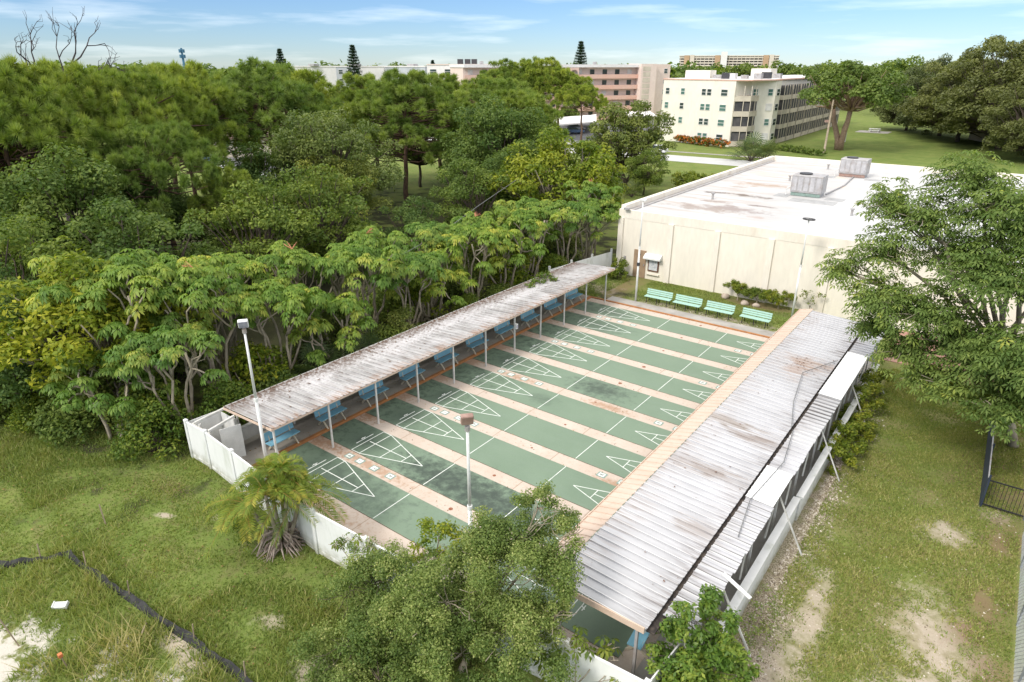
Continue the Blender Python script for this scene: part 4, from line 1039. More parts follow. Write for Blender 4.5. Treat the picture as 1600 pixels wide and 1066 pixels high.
def blob_tree(name, base, blobs, leaf, per, mat, bark, label, cat, seed, trunk=.18, kind='leaf', fork=None, inner=.5, twigs=0, up=.5, rosr=.3, K=7, lo=-.75, aspect=.5, group=None, droop=.55, wd=.2):
    """one particular tree whose leaf masses are given in world coordinates (x,y,z,r,rz)"""
    r = np.random.default_rng(seed)
    t = thing(name, label, cat, base, group=group)
    B = np.asarray(base, float); mb = MB()
    f = np.asarray(fork if fork is not None else (base[0], base[1], min(b[2] for b in blobs) + .3), float)
    limb(mb, B - [0, 0, .1], f, trunk, trunk * .7, r, .06, 8, 4)
    pf, Vs, vs = [], [], []
    for (x, y, z, rr, rz) in blobs:
        c = np.array([x, y, z]); pf.append((c - B, (rr, rr, rz)))
        P = limb(mb, f, c, trunk * .5, trunk * .2, r, .12, 6, 4)
        for q in range(5 + twigs):
            e = rdir(r, 1)[0]; e[2] = abs(e[2]) * .6 - .1
            limb(mb, P[-1 - (q % 2)], c + e * np.array([rr, rr, rz]) * .95, trunk * .16, .008, r, .18, 4, 3)
    if kind == 'leaf':
        # break every mass into smaller clumps so the outline stays ragged
        sub = []
        for (c, rad) in pf:
            n = max(8, int(26 * rad[0]))
            for _ in range(n):
                d = rdir(r, 1)[0]
                if d[2] < lo: d[2] *= -1
                if math.sin(d[0] * 4 + c[0]) * math.sin(d[1] * 5 + c[1]) * math.sin(d[2] * 4 + 1) > .34: continue
                s = (.15 + .2 * r.random()) * rad[0] + .05
                sub.append((c + d * np.asarray(rad) * (.5 + .68 * r.random()), (s, s, s * .85)))
        V, va = puff_leaves(sub, per, leaf, r, up, -.9, aspect, inner=.8)
        add_crown(t, V, va, mat)
    else:
        C_, A_, v_ = [], [], []
        for (c, rad) in pf:
            n = int(per * (rad[0] ** 2)); d = rdir(r, n * 2); d = d[d[:, 2] > lo][:n]
            q = c + d * np.asarray(rad) * np.array([1.05, 1.05, 1.45]) * (1 - .85 * r.random((len(d), 1)) ** 1.1)
            ph = np.sin(q[:, 0] * 3.1) * np.sin(q[:, 1] * 2.7 + 1) * np.sin(q[:, 2] * 3.3)
            k_ = (ph + r.normal(size=len(d)) * .25) > -.28
            C_.append(q[k_]); A_.append(unit(d[k_] * .5 + np.array([0, 0, 1.0]) + rdir(r, k_.sum()) * .45)); v_.append(np.clip(.45 + (r.random() - .5) * .3 + .2 * d[k_][:, 2] * 0 + r.normal(size=k_.sum()) * .17, 0, 1))
        c = np.concatenate(C_); rad = rosr * (.7 + .6 * r.random(len(c)))
        V, _ = rosette_verts(c, np.concatenate(A_), rad, r, K, droop, wd)
        v = np.clip(np.repeat(np.concatenate(v_), K) + r.normal(size=len(c) * K) * .07, 0, 1)
        add_crown(t, V, v, mat)
    mb_o = MB(); mb_o.v = [(a + base[0] * 0, b, c) for a, b, c in mb.v]; mb_o.f = mb.f
    mb_o.build('trunk', bark, t, smooth=True)
    return t

def place(proto, used, x, y, label, sc=1.0, rz=None, group=None, sz=None, z=0.0):
    o = proto if not used.get(proto.name) else copy_tree(proto)
    used[proto.name] = True
    o.location = (x, y, z); o.rotation_euler = (0, 0, random.uniform(0, 6.28) if rz is None else rz)
    o.scale = (sc, sc, sz or sc); o['label'] = label
    if group: o['group'] = group
    return o
U = {}

# ------------------------------------------------------------------ pines
pA = pine_tree(11, 14.5, 7.2, 3.8, 105); pB = pine_tree(12, 14.6, 6.2, 4.8, 84, (.8, .5)); pC = pine_tree(13, 14.0, 5.2, 4.4, 62, (-.6, .4)); pE = pine_tree(15, 14.6, 7.4, 6.4, 120, (.5, .3)); pD = pine_tree(14, 14.5, 6.5, 3.2, 64, (1.0, -.5))
G = 'pine trees in the wood and by the far car park'
for (pr, x, y, sc, rz, lb_) in (
    (pE, -32.3, 39.5, 1.0, .3, 'broad bright green pine with a bare reddish double trunk, middle of the wood'),
    (pE, -27.5, 49.8, .93, 1.2, 'rounded bright pine just right of the broad pine with the bare trunk'),
    (pC, -23.0, 47.5, .9, 2.4, 'lower pine sloping down behind the dark broadleaf tree'),
    (pB, -34.5, 25.5, 1.04, 3.4, 'tall pine in front of the pale far buildings at the wood edge'),
    (pC, -38, 31.0, 1.05, .4, 'slim pine top poking up left of the small far conifer'),
    (pA, -36.0, 17.6, 1.03, 2.0, 'wide pine right of the leafless tree, trunk wrapped in creeper'),
    (pD, -30.5, 12.4, 1.02, 4.0, 'pine with hanging lower boughs in the left of the wood'),
    (pA, -31.0, 6.8, 1.04, 5.1, 'dense pine under the leafless tree'),
    (pB, -27.5, 1.8, 1.03, .8, 'pine at the left end of the wood skyline'),
    (pC, -33.5, -1.0, 1.06, 2.2, 'pine cut by the left picture edge'),
    (pD, -24.0, 8.6, .8, 1.0, 'short pine with open boughs standing before the dense pine'),
    (pC, -21.5, 12.3, .62, 3.0, 'small low pine with a single pom of needles above the umbrella trees'),
    (pD, -56.3, 106.0, 1.02, 2.7, 'flat topped pine with a tall bare trunk before the white carport'),
    (pD, -60.5, 104.0, 1.13, 1.9, 'large twin crowned pine before the pink apartments'),
    (pB, -66.0, 100.0, 1.08, .2, 'pine left of the twin crowned pine, against the pink apartments'),
    (pD, -48.2, 102.5, .8, 4.4, 'leaning pine right of the flat topped pine by the carport'),
    (pA, -44, 46, .95, 4.6, 'pine behind the bare double trunk pine'),
    (pB, -34.0, 57.0, .92, 2.9, 'pine in the second rank right of the bare double trunk pine'),
    (pE, -31.9, 56.6, .86, .9, 'low domed pine sloping toward the pink apartments'),
    (pC, -46.0, 60.0, 1.0, 5.5, 'pine of the back rank before the pale block with roof units'),
    (pB, -50.0, 38.0, 1.0, 1.6, 'back rank pine before the long white building'),
    (pC, -33.8, 4.2, 1.03, 2.1, 'slender pine between the two pines under the leafless tree'),
    (pA, -52.0, 24.0, 1.02, 2.6, 'back rank pine below the cell tower'),
    (pB, -50.0, 10.0, 1.03, 3.6, 'back rank pine beside the leafless tree'),
):
    near = x > -37 and y < 20
    place(pr, U, x, y, lb_, sc * (.74 if near else 1), rz, G, sz=sc)

# ------------------------------------------------------------------ broadleaf trees of the wood
oA = broad_tree(21, 11.6, 5.6, 5.0, 2.2, .22, L['oak'], M['bark_dark'], npf=105, per=26, prad=(.12, .27), trunkr=.26, bare=5)
oB = broad_tree(22, 11.2, 5.6, 5.4, 1.6, .26, L['dark'], M['bark_dark'], npf=100, per=26, prad=(.13, .28), trunkr=.26)
oC = broad_tree(23, 8.5, 4.4, 4.2, .8, .24, L['dark'], M['bark_dark'], npf=85, per=26, prad=(.13, .29), trunkr=.2, lo=-.8)
G = 'broadleaf trees of the wood'
for (pr, x, y, sc, rz, lb_) in (
    (oA, -25.0, 24.0, 1.02, .2, 'large olive green oak with bare grey twigs, centre left of the wood'),
    (oA, -22.0, 21.6, .74, 2.4, 'smaller olive oak in front of the large one'),
    (oB, -19.5, 40.0, 1.0, 1.1, 'dark rounded broadleaf tree behind the lime green tree'),
    (oB, -22.0, 2.4, .88, 2.9, 'dark broadleaf tree at the left edge of the wood'),
    (oC, -17.0, -1.8, .9, 3.3, 'low dark tree at the far left above the weeds'),
    (oC, -15.5, 3.8, .92, .9, 'dark low tree behind the big umbrella tree clump'),
    (oC, -16.2, 10.5, .9, 5.0, 'dark low tree behind the second umbrella trees'),
    (oC, -17.2, 17.0, .95, 1.9, 'dark tree filling the gap below the large olive oak'),
    (oC, -15.5, 23.5, .6, 4.1, 'dark tree behind the pale umbrella tree stems'),
    (oC, -14.5, 30.5, .85, .5, 'dark tree behind the middle of the umbrella row'),
    (oB, -14.5, 36.5, .72, 2.2, 'dark tree directly left of the lime green tree'),
    (oC, -30.2, 27.8, .7, 5.2, 'dark tree at the foot of the bare trunk pine'),
    (oC, -24.0, 14.5, .66, 2.8, 'dark undergrowth tree under the wide pine'),
    (oC, -20.5, -7.0, .9, 1.2, 'dark tree leaving the picture at the left edge'),
    (oC, -29.0, 20.0, 1.0, 1.3, 'dark tree between the pine trunks'),
    (oB, -27.0, 8.0, .8, 4.3, 'dark creeper hung tree below the dense pine'),
    (oC, -12.5, -3.8, .75, .3, 'dark bushy tree left of the big umbrella clump'),
):
    place(pr, U, x, y, lb_, sc, rz, G)
# tree of three trunks by the hall
oE = broad_tree(26, 11.0, 6.0, 5.0, .6, .3, L['oak'], M['bark_dark'], npf=110, per=22, trunkr=.3, stems=3, lo=-.85, prad=(.1, .25))
place(oE, U, -19.8, 67.0, 'ragged creeper covered tree standing between the hall and the road', 1.0, .5)
place(oB, U, -40.5, 50.0, 'dark tree behind the bare double trunk pine', .85, .4, G)
place(oB, U, -37.0, 60.0, 'dark tree hiding the road behind the rounded bright pine', .8, 1.4, G)
place(oB, U, -45.0, 38.0, 'dark tree deep in the wood behind the large olive green oak', .8, 2.4, G)
place(oB, U, -26.7, 50.6, 'dark tree hiding the road right of the low domed pine', .85, 3.3, G)
place(oC, U, -14.8, 62.5, 'low dark tree at the foot of the ragged creeper covered tree', .62, 2.5, 'broadleaf trees of the wood')
place(oC, U, -24.6, 70.5, 'small dark tree on the road side of the ragged tree', .66, 1.5, 'broadleaf trees of the wood')

# ------------------------------------------------------------------ lime green tree and umbrella trees
lime = broad_tree(31, 8.2, 4.6, 4.2, 1.0, .3, L['lime'], M['bark_pale'], npf=130, per=22, prad=(.13, .26), trunkr=.14, stems=3, aspect=.45)
place(lime, U, -9.6, 35.2, 'lime green leafy tree rising behind the far end of the shelter', 1.14, .4)
place(lime, U, -9.4, -1.6, 'lime green leafy tree in the middle of the left umbrella clump', .86, 1.3)
place(lime, U, -14.6, 39.5, 'yellowish tree top behind the lime green tree', .85, 2.4)
uA = umbrella_tree(41, 6.6, 2.7, 6, 34, low=.5); uB = umbrella_tree(42, 5.8, 2.2, 6, 24, low=.62); uC = umbrella_tree(43, 6.9, 2.2, 5, 25, spike=1, low=.62); uD = umbrella_tree(44, 4.6, 2.4, 5, 24, low=.35, lean=(.3, 0))
G = 'umbrella trees behind the left shelter'
for (pr, x, y, sc, rz, lb_) in (
    (uA, -8.3, -0.4, 1.12, .3, 'tallest umbrella tree of the left clump with lime new leaves'),
    (uA, -10.8, -2.2, .95, 2.0, 'umbrella tree at the left side of the clump'),
    (uD, -6.9, -2.9, .92, 1.0, 'umbrella tree with bare pale limbs leaning over the lawn'),
    (uC, -6.2, 1.6, .98, 2.9, 'umbrella tree with a red flower spike on top, near the square floodlight'),
    (uB, -4.6, -0.9, .88, 4.0, 'umbrella tree against the white fence corner'),
    (uB, -9.0, 3.6, 1.1, 5.0, 'umbrella tree behind the red spiked one'),
    (uB, -5.2, 4.5, .95, .4, 'umbrella tree right behind the square floodlight'),
    (uC, -7.2, 6.9, .92, 1.4, 'umbrella tree of many pale stems by the fan palms'),
    (uD, -4.6, 7.3, .95, 3.6, 'low umbrella tree leaning over the shelter roof by the fan palms'),
    (uB, -6.0, 9.8, 1.05, 2.2, 'umbrella tree in the third gap along the roof'),
    (uC, -7.4, 12.2, .9, 5.6, 'umbrella tree with an orange spike at mid row'),
    (uB, -5.0, 13.0, .9, .9, 'umbrella tree touching the roof edge at mid row'),
    (uD, -5.6, 15.6, 1.05, 4.6, 'umbrella tree with crossing bare stems'),
    (uA, -7.6, 17.4, .86, 1.8, 'umbrella tree behind the crossing bare stems'),
    (uB, -5.2, 18.8, .98, 3.1, 'umbrella tree of straight pale stems two thirds along the roof'),
    (uC, -7.4, 21.5, .8, .2, 'umbrella tree by the overhead cable'),
    (uD, -4.8, 21.8, 1.1, 2.6, 'umbrella tree close to the roof by the creeper'),
    (uB, -4.9, 24.8, 1.0, 4.9, 'umbrella tree behind the far roof corner'),
    (uA, -6.9, 27.4, .88, .6, 'umbrella tree below the lime green tree'),
    (uB, -4.3, 28.6, 1.0, 1.2, 'umbrella tree beside the short white fence'),
    (uC, -4.6, 32.6, .95, 2.0, 'umbrella tree with orange flower spikes at the hall corner'),
    (uA, -3.9, 30.9, .82, 3.9, 'umbrella tree overhanging the short white fence by the hall'),
):
    place(pr, U, x, y, lb_, sc, rz, G)
# vine curtain and understory shrubs below the umbrella trees
sA = shrub(51, (1.6, 1.4, 2.4), .14, L['vine'], npf=18, per=60); sB = shrub(52, (1.5, 1.5, 1.5), .15, L['dark'], npf=16, per=55)
G = 'shrubs under the umbrella trees'
for (pr, x, y, sc, rz, lb_) in (
    (sA, -4.4, -2.3, 1.0, .3, 'vine covered shrub hanging to the lawn beside the white fence corner'), (sA, -6.3, -1.4, 1.15, 2.0, 'vine covered shrub beneath the big umbrella clump'),
    (sA, -3.8, .6, .95, 4.0, 'vine covered shrub behind the storage corner'), (sB, -8.8, -3.6, 1.1, 1.0, 'dark shrub under the left umbrella tree'),
    (sB, -3.9, 3.2, 1.0, .2, 'dark shrub at the roof edge near the floodlight'), (sB, -6.4, 4.0, 1.2, 1.2, 'dark shrub deep under the floodlight umbrella trees'),
    (sB, -8.6, 9.5, 1.3, 2.2, 'dark shrub behind the fan palms'), (sB, -4.3, 10.6, 1.0, 3.2, 'dark shrub at the third gap along the roof'),
    (sB, -8.6, 14.5, 1.4, 4.2, 'dark shrub at mid row behind the pale stems'), (sA, -3.9, 16.9, .75, 5.2, 'green shrub at the roof edge two thirds along'),
    (sB, -8.4, 19.5, 1.4, .7, 'dark shrub behind the straight pale stems'), (sB, -4.0, 20.4, .9, 1.7, 'dark shrub at the roof edge near the creeper'),
    (sB, -8.0, 25.0, 1.4, 2.7, 'dark shrub below the overhead cable'), (sA, -4.0, 26.6, .9, 3.7, 'green shrub at the far roof corner'),
    (sB, -13.5, -5.2, 1.3, 2.4, 'dark shrub at the far left lawn edge'), (sA, -10.6, -4.6, .7, 4.4, 'small green shrub at the left lawn edge'),
    (sB, -11.8, 1.2, 1.5, 3.4, 'dark shrub behind the tallest umbrella tree'), (sB, -6.6, 29.8, 1.4, .1, 'dark shrub under the lime green tree'),
):
    place(pr, U, x, y, lb_, sc, rz, G)

# fan palms
def fan_palm(seed, n=16, stem=.9, fr=.75):
    r = np.random.default_rng(seed); t = thing('fan_palm', 'x', 'palm'); V, va = [], []; mb = MB()
    for k in range(n):
        a = k * 2.4 + r.normal() * .2; e = .25 + 1.1 * r.random()
        d = np.array([math.cos(a) * math.cos(e), math.sin(a) * math.cos(e), math.sin(e)])
        c = d * stem * (.7 + .5 * r.random()); mb.tube([(0, 0, 0), c], [.018, .01], 4)
        side = unit(np.cross(d, [0, 0, 1.])); nn = np.cross(side, d)
        for q in np.linspace(-1.9, 1.9, 17):
            u = d * math.cos(q) + side * math.sin(q); ln = fr * (.75 + .25 * math.cos(q)); sd2 = np.cross(u, nn)
            m = c + u * ln * .6; tip = c + u * ln - np.array([0, 0, .28 * ln])
            V += [c, m + sd2 * .028, tip, m - sd2 * .028]; va.append(np.clip(.5 + r.normal() * .2, 0, 1))
    add_crown(t, np.array(V), np.array(va), L['fan'], 'fronds'); mb.build('stem', M['bark_dark'], t)
    return t
fp1 = fan_palm(61)
for (x, y, sc, lb_) in ((-4.3, 5.7, 1.5, 'fan palm with drooping grey green fans behind the near roof'), (-6.1, 7.6, 1.7, 'taller fan palm behind the near roof'), (-4.0, 8.6, 1.3, 'small fan palm close to the roof edge'), (-3.6, 2.0, 1.0, 'low fan palm by the square floodlight')):
    place(fp1, U, x, y, lb_, sc, None, 'fan palms behind the left shelter')
hs1 = shrub(55, (1.3, 1.3, 2.6), .16, L['lime'], npf=22, per=46, prad=(.22, .42), bark=M['bark_pale'])
hs2 = shrub(56, (1.5, 1.3, 2.8), .13, L['oak'], npf=26, per=52, prad=(.2, .4))
for (pr, x, y, sc, rz, lb_) in ((hs1, -5.3, 3.0, 1.25, .5, 'lime shrub between the floodlight and the red spiked umbrella tree'), (hs2, -6.4, 8.6, 1.4, 2.5, 'olive shrub among the umbrella trees by the fan palms'),
    (hs2, -4.2, 11.7, .95, 1.5, 'olive shrub at the roof edge in the third gap'), (hs1, -6.2, 15.0, 1.3, 3.5, 'lime shrub between pale stems at mid row'), (hs2, -6.3, 20.3, 1.5, 4.5, 'olive shrub below the cable end'), (hs1, -5.6, 23.4, 1.4, 5.5, 'lime shrub behind the roof creeper'),
    (hs2, -7.4, -2.0, 1.35, .1, 'olive shrub inside the left umbrella clump'), (hs2, -10.0, 1.2, 1.6, 1.1, 'olive shrub behind the left umbrella clump'), (hs1, -6.8, 26.0, 1.5, 2.1, 'lime shrub left of the far roof corner'), (hs2, -5.6, 29.6, 1.4, 3.1, 'olive shrub beside the short white fence by the hall')):
    place(pr, U, x, y, lb_, sc, rz, 'shrubs under the umbrella trees')
place(fp1, U, -15.2, 60.2, 'pale fan palm below the ragged creeper covered tree', 1.6, 1.0, 'fan palms behind the left shelter')

# feather palm by the white fence
def feather_palm():
    r = np.random.default_rng(71); t = thing('feather_palm', 'yellowish clumping feather palm with a skirt of dead fronds at the white fence', 'palm', (4.75, -2.75, 0))
    mb, V, va = MB(), [], []; dead = MB(); rach = MB()
    tops = []
    for s, (a, ln, h) in enumerate(((.2, .55, 2.1), (1.6, .35, 2.5), (2.7, .75, 2.2), (3.9, .9, 1.75), (5.2, .45, 2.35), (.9, .9, 1.9))):
        P = limb(mb, (math.cos(a) * .12, math.sin(a) * .12, 0), (math.cos(a) * ln, math.sin(a) * ln, h), .075, .055, r, .06, 8, 4); tops.append(P[-1])
    for tp in tops:
        for k in range(17):
            a = k * 2.4 + r.random(); e = -.15 + 1.6 * r.random() ** .8; Lf = 1.4 + .5 * r.random(); tone = r.normal() * .14
            P = []
            for q in np.linspace(0, 1, 9):
                P.append(tp + np.array([math.cos(a) * Lf * q * math.cos(e) * (1 - .1 * q), math.sin(a) * Lf * q * math.cos(e) * (1 - .1 * q), Lf * (q * math.sin(e) - .68 * q * q)]))
            rach.tube(P, [.016 - .013 * q for q in np.linspace(0, 1, 9)], 4)
            P = np.array(P)
            for j in range(46):
                f = .12 + .86 * j / 46; i = min(int(f * 8), 7); w_ = f * 8 - i; p = P[i] * (1 - w_) + P[i + 1] * w_; d = unit(P[i + 1] - P[i])
                sd2 = unit(np.cross(d, [0, 0, 1.])); up2 = np.cross(sd2, d)
                for sg in (-1, 1):
                    u = unit(sd2 * sg + d * .65 + up2 * .28 + r.normal(size=3) * .1); ll = .38 * (1 - abs(f - .45) * .9)
                    m = p + u * ll * .5 + up2 * .01; tip = p + u * ll - np.array([0, 0, .16 * ll]); wv = np.cross(u, up2) * .012
                    V += [p, m + wv, tip, m - wv]; va.append(np.clip(.42 + tone + .25 * (f > .85) + r.normal() * .13, 0, 1))
    for k in range(95):
        a = r.random() * 6.28; h = .05 + .7 * r.random() ** 1.4; b = np.array([math.cos(a) * .2, math.sin(a) * .2, h])
        dead.tube([b, b + np.array([math.cos(a) * .3, math.sin(a) * .3, -.05]), (math.cos(a) * (.3 + .6 * r.random()), math.sin(a) * (.45 + .6 * r.random()), .04)], [.03, .035, .01], 4)
    add_crown(t, np.array(V), np.array(va), L['palm'], 'fronds')
    mb.v = [(x + 4.75, y - 2.75, z) for x, y, z in mb.v]; rach.v = [(x + 4.75, y - 2.75, z) for x, y, z in rach.v]; dead.v = [(x + 4.75, y - 2.75, z) for x, y, z in dead.v]
    mb.build('stem', M['bark_pale'], t, smooth=True); rach.build('frond_stalk', m_plain('frond_stalk', (0.35, 0.2, 0.04), (.25, .24, .05), 5, .6), t); dead.build('dead_fronds', M['dead_frond'], t)
feather_palm()

# ------------------------------------------------------------------ near bushes
blob_tree('fine_leaved_tree', (12.7, -2.9, 0), [(13.5, -1.75, 3.0, 1.45, 1.1), (13.75, -0.9, 4.5, .6, .55), (12.5, -3.1, 2.4, 1.3, 1.0), (14.35, -0.75, 3.75, .75, .55), (14.2, -2.5, 1.9, 1.3, 1.0), (12.6, -1.7, 3.5, .8, .6), (13.2, -3.6, 1.4, 1.2, .9), (11.6, -3.3, 1.5, 1.0, .9), (15.0, -1.9, 2.5, .6, .5)],
          .062, 560, L['fine'], M['bark_pale'], 'large dark fine leaved tree filling the bottom centre before the white roof', 'tree', 81, trunk=.1, twigs=6, fork=(13.0, -2.5, 1.3), inner=.9, aspect=.55)
blob_tree('bush', (9.6, -3.4, 0), [(9.4, -2.7, 1.5, .8, .7), (10.7, -2.7, 1.9, .8, .7), (11.4, -3.5, 1.5, .9, .8), (10.9, -5.2, .5, .9, .5), (10.0, -3.2, 1.7, .9, .8), (9.2, -3.5, 1.1, .9, .8), (10.9, -3.9, 1.1, .9, .8), (10.2, -4.6, .7, 1.0, .6), (11.8, -4.8, .8, 1.1, .6)],
          .065, 330, L['fine'], M['bark_dark'], 'soft olive bush left of the large fine leaved tree', 'shrub', 82, trunk=.06, twigs=6, fork=(9.8, -3.5, .7))
blob_tree('bush', (10.1, -1.2, 0), [(10.3, -1.0, 2.1, .55, .6), (10.9, -1.3, 2.1, .6, .55), (10.2, -1.5, 1.4, .6, .6), (11.4, -1.2, 2.2, .45, .4)],
          .13, 75, L['lime'], M['bark_pale'], 'yellow green broad leaved bush rising over the court corner', 'shrub', 83, trunk=.06, twigs=2, fork=(10.3, -1.2, 1.0), aspect=.42, up=.9)
blob_tree('papaya_like_bush', (8.0, -2.7, 0), [(8.2, -2.3, 1.6, .45, .35), (7.6, -2.6, 1.5, .35, .3), (8.8, -2.4, 1.75, .45, .4), (9.2, -2.7, 1.4, .5, .4)],
          .1, 70, L['hedge'], M['bark_pale'], 'sparse light green bush leaning on the white fence right of the palm', 'shrub', 84, trunk=.04, twigs=3, kind='rosette', rosr=.17, K=7, fork=(8.2, -2.6, .7))
blob_tree('palmate_bush', (15.6, -2.2, 0), [(15.5, -1.7, 1.9, .42, .35), (16.2, -1.4, 1.7, .38, .35), (16.5, -1.7, 1.3, .3, .3), (14.9, -2.3, 1.5, .55, .45), (15.6, -2.6, .9, .75, .5)],
          .1, 70, L['hedge'], M['bark_pale'], 'light green bush with hand shaped leaves before the near end of the white roof', 'shrub', 85, trunk=.04, twigs=3, kind='rosette', rosr=.2, K=7, fork=(15.7, -2.0, .8))
blob_tree('glossy_bush', (17.9, -0.2, 0), [(17.75, 0.0, 2.5, .62, .75), (18.2, .25, 2.3, .55, .7), (17.5, -.6, 1.7, .75, .7), (18.4, -.3, 1.5, .75, .7), (18.8, .2, 1.0, .7, .55), (17.9, -.9, 1.2, .7, .6), (18.2, -.9, .9, .7, .5), (19.0, -.5, .5, .7, .4)],
      .12, 330, m_leaf('glossy_leaves', [(0, (0.055, 0.12, 0.016)), (.5, (0.12, 0.205, 0.03)), (1, (0.27, 0.32, 0.05))], .3, rough=.4, spec=.3, vary=False), M['bark_dark'], 'glossy bright green bush at the near corner of the white roof', 'shrub', 86, trunk=.05, twigs=3, fork=(17.95, -.2, .9), aspect=.45, up=.8)

# big tree on the right
RB = [(19.9, 18.8, 10.7, 1.5, .8), (21.3, 17.9, 9.9, 1.9, .9), (18.9, 17.8, 9.2, 1.5, .9), (17.6, 18.6, 9.5, 1.2, .8), (16.6, 16.6, 7.0, 1.0, .7), (18.3, 15.8, 6.3, 1.4, .8), (19.8, 15.9, 6.1, 1.7, .9), (21.5, 16, 7.8, 1.9, 1.0), (22.9, 14.0, 5.8, 1.6, .9),
      (21.1, 15.0, 3.9, 1.3, .7), (22.8, 14.0, 3.7, 1.1, .7), (19.5, 15.9, 4.4, 1.3, .8), (22.2, 18.0, 9.3, 1.8, 1.0), (21.2, 16.0, 5.2, 1.7, .9), (20.3, 19.8, 7.6, 1.8, .9), (17.9, 17.0, 7.9, 1.3, .8), (23.6, 16.6, 7.6, 1.8, 1.0), (24.0, 19, 9.6, 2, 1), (24.5, 15, 5.2, 1.8, 1), (18.0, 16.6, 4.9, .9, .6), (22.9, 21.5, 8.0, 2.0, 1.1), (23.2, 16.0, 3.6, 1.3, .7), (22.2, 15.3, 4.7, 1.4, .8), (24.2, 15.6, 4.3, 1.4, .8), (20.4, 15.6, 3.6, 1.0, .5), (23.9, 17.8, 4.4, 1.5, .8)]
blob_tree('spreading_tree', (23.9, 19.5, 0), RB, .3, 330, L['tab'], M['bark_pale'], 'large spreading tree with hand shaped leaves overhanging the right side of the lawn', 'tree', 91, trunk=.22, twigs=5, kind='rosette', rosr=.21, K=6, fork=(22.6, 18.4, 4.2), lo=-.6, droop=.4, wd=.17)

# hedges and shrubs near the hall
hg = [((8.15, 30.75, 0), 'clipped hedge shrub, left and tallest of the three by the hall wall', (.95, .6, 1.2)), ((9.45, 30.7, 0), 'clipped hedge shrub, middle of the three by the hall wall', (1.0, .6, 1.0)), ((10.85, 30.75, 0), 'clipped hedge shrub, right of the three by the hall wall', (.95, .6, 1.05))]
for i, (p, lb_, d) in enumerate(hg):
    blob_tree('clipped_shrub', p, [(p[0] - d[0] * .45, p[1], d[2] * .78, d[0] * .55, .3), (p[0] + d[0] * .45, p[1], d[2] * .75, d[0] * .55, .3), (p[0], p[1] - .05, d[2] * .72, d[0] * .55, .34)], .1, 330, L['hedge'], M['bark_pale'], lb_, 'shrub', 100 + i, trunk=.045, fork=(p[0], p[1], .3), group='clipped shrubs by the hall wall')
blob_tree('thin_shrub', (12.7, 31.0, 0), [(12.4, 30.9, 1.2, .35, .35), (13.05, 31.0, 1.3, .35, .4), (12.7, 30.9, .8, .25, .25)], .11, 55, L['hedge'], M['bark_pale'], 'thin see through shrub at the hall wall beside the white roof end', 'shrub', 105, trunk=.03, fork=(12.7, 31, .4))
blob_tree('round_shrub', (-.75, 30.2, 0), [(-.75, 30.2, .8, .75, .6), (-.4, 29.8, .55, .55, .45), (-1.1, 30.0, .6, .5, .45)], .14, 170, L['hedge'], M['bark_dark'], 'round leafy shrub at the hall corner left of the door', 'shrub', 106, trunk=.04, fork=(-.75, 30.2, .3))
HR = [(18.35, 13.2 + k * .95 + (k % 2) * .1, .6 + .12 * math.sin(k * 1.7), .62, .55) for k in range(5)] + [(18.3, 18.4 + k * 1.0, .75, .65, .6) for k in range(4)]
blob_tree('hedge', (18.35, 16, 0), HR, .12, 230, L['hedge'], M['bark_dark'], 'yellow green hedge along the far part of the white roofed shelter', 'hedge', 107, trunk=.05, fork=(18.35, 16, .25))
blob_tree('dry_shrub', (18.45, 2.6, 0), [(18.5, 3.6, .3, .5, .25), (18.7, 2.6, .25, .45, .22), (18.3, 4.4, .3, .35, .2)], .07, 70, L['fine'], M['stake_wood'], 'low half dead shrub at the foot of the braces', 'shrub', 108, trunk=.03, twigs=10, fork=(18.45, 3.2, .15))
blob_tree('roof_creeper', (-1.2, 20.6, 2.1), [(-1.0, 20.2, 2.2, .5, .1), (-.6, 21.0, 2.22, .45, .08), (-1.4, 21.6, 2.25, .5, .15), (-1.2, 19.4, 2.15, .35, .1)], .13, 60, L['vine'], M['bark_dark'], 'green creeper spilling over the back edge of the weathered roof', 'creeper', 109, trunk=.02, fork=(-1.6, 20.6, 2.05))
blob_tree('weed_bush', (3.3, -2.9, 0), [(3.2, -2.8, .35, .7, .4), (2.5, -2.7, .3, .6, .35), (4.0, -3.3, .3, .55, .3), (2.0, -2.9, .2, .5, .25)], .085, 90, L['vine'], M['bark_dark'], 'weedy bush with pale flowers left of the feather palm', 'shrub', 110, trunk=.02, fork=(3.2, -2.9, .1))

# dead tree
r = np.random.default_rng(5); t = thing('dead_tree', 'leafless dead tree standing above the pines at the left', 'tree', (-40.6, 9.0, 0)); mb = MB()
mb.tube([(-40.6, 9.0, 0), (-40.4, 9.2, 8), (-40.2, 9.6, 13)], [.35, .25, .16], 8)
def fork_(p, d, L_, rad, n):
    d = d / np.linalg.norm(d); q = p + d * L_ * .5 + r.normal(size=3) * .1; e = p + d * L_ + r.normal(size=3) * .12 * L_ * .5
    mb.tube([p, q, e], [rad, rad * .8, rad * .6], 5)
    if n:
        for _ in range(2 + (r.random() < .45)):
            fork_(e if r.random() < .7 else q, d + r.normal(size=3) * .5 + np.array([0, 0, .22]), L_ * (.6 + .25 * r.random()), rad * .6, n - 1)
for d in ((-.45, -.75, .9), (.15, .5, 1.0), (.5, 1.3, .75)):
    fork_(np.array((-39.4, 10.2, 12.6)), np.array(d), 2.3, .12, 4)
mb.build('trunk', M['dead_wood'], t)

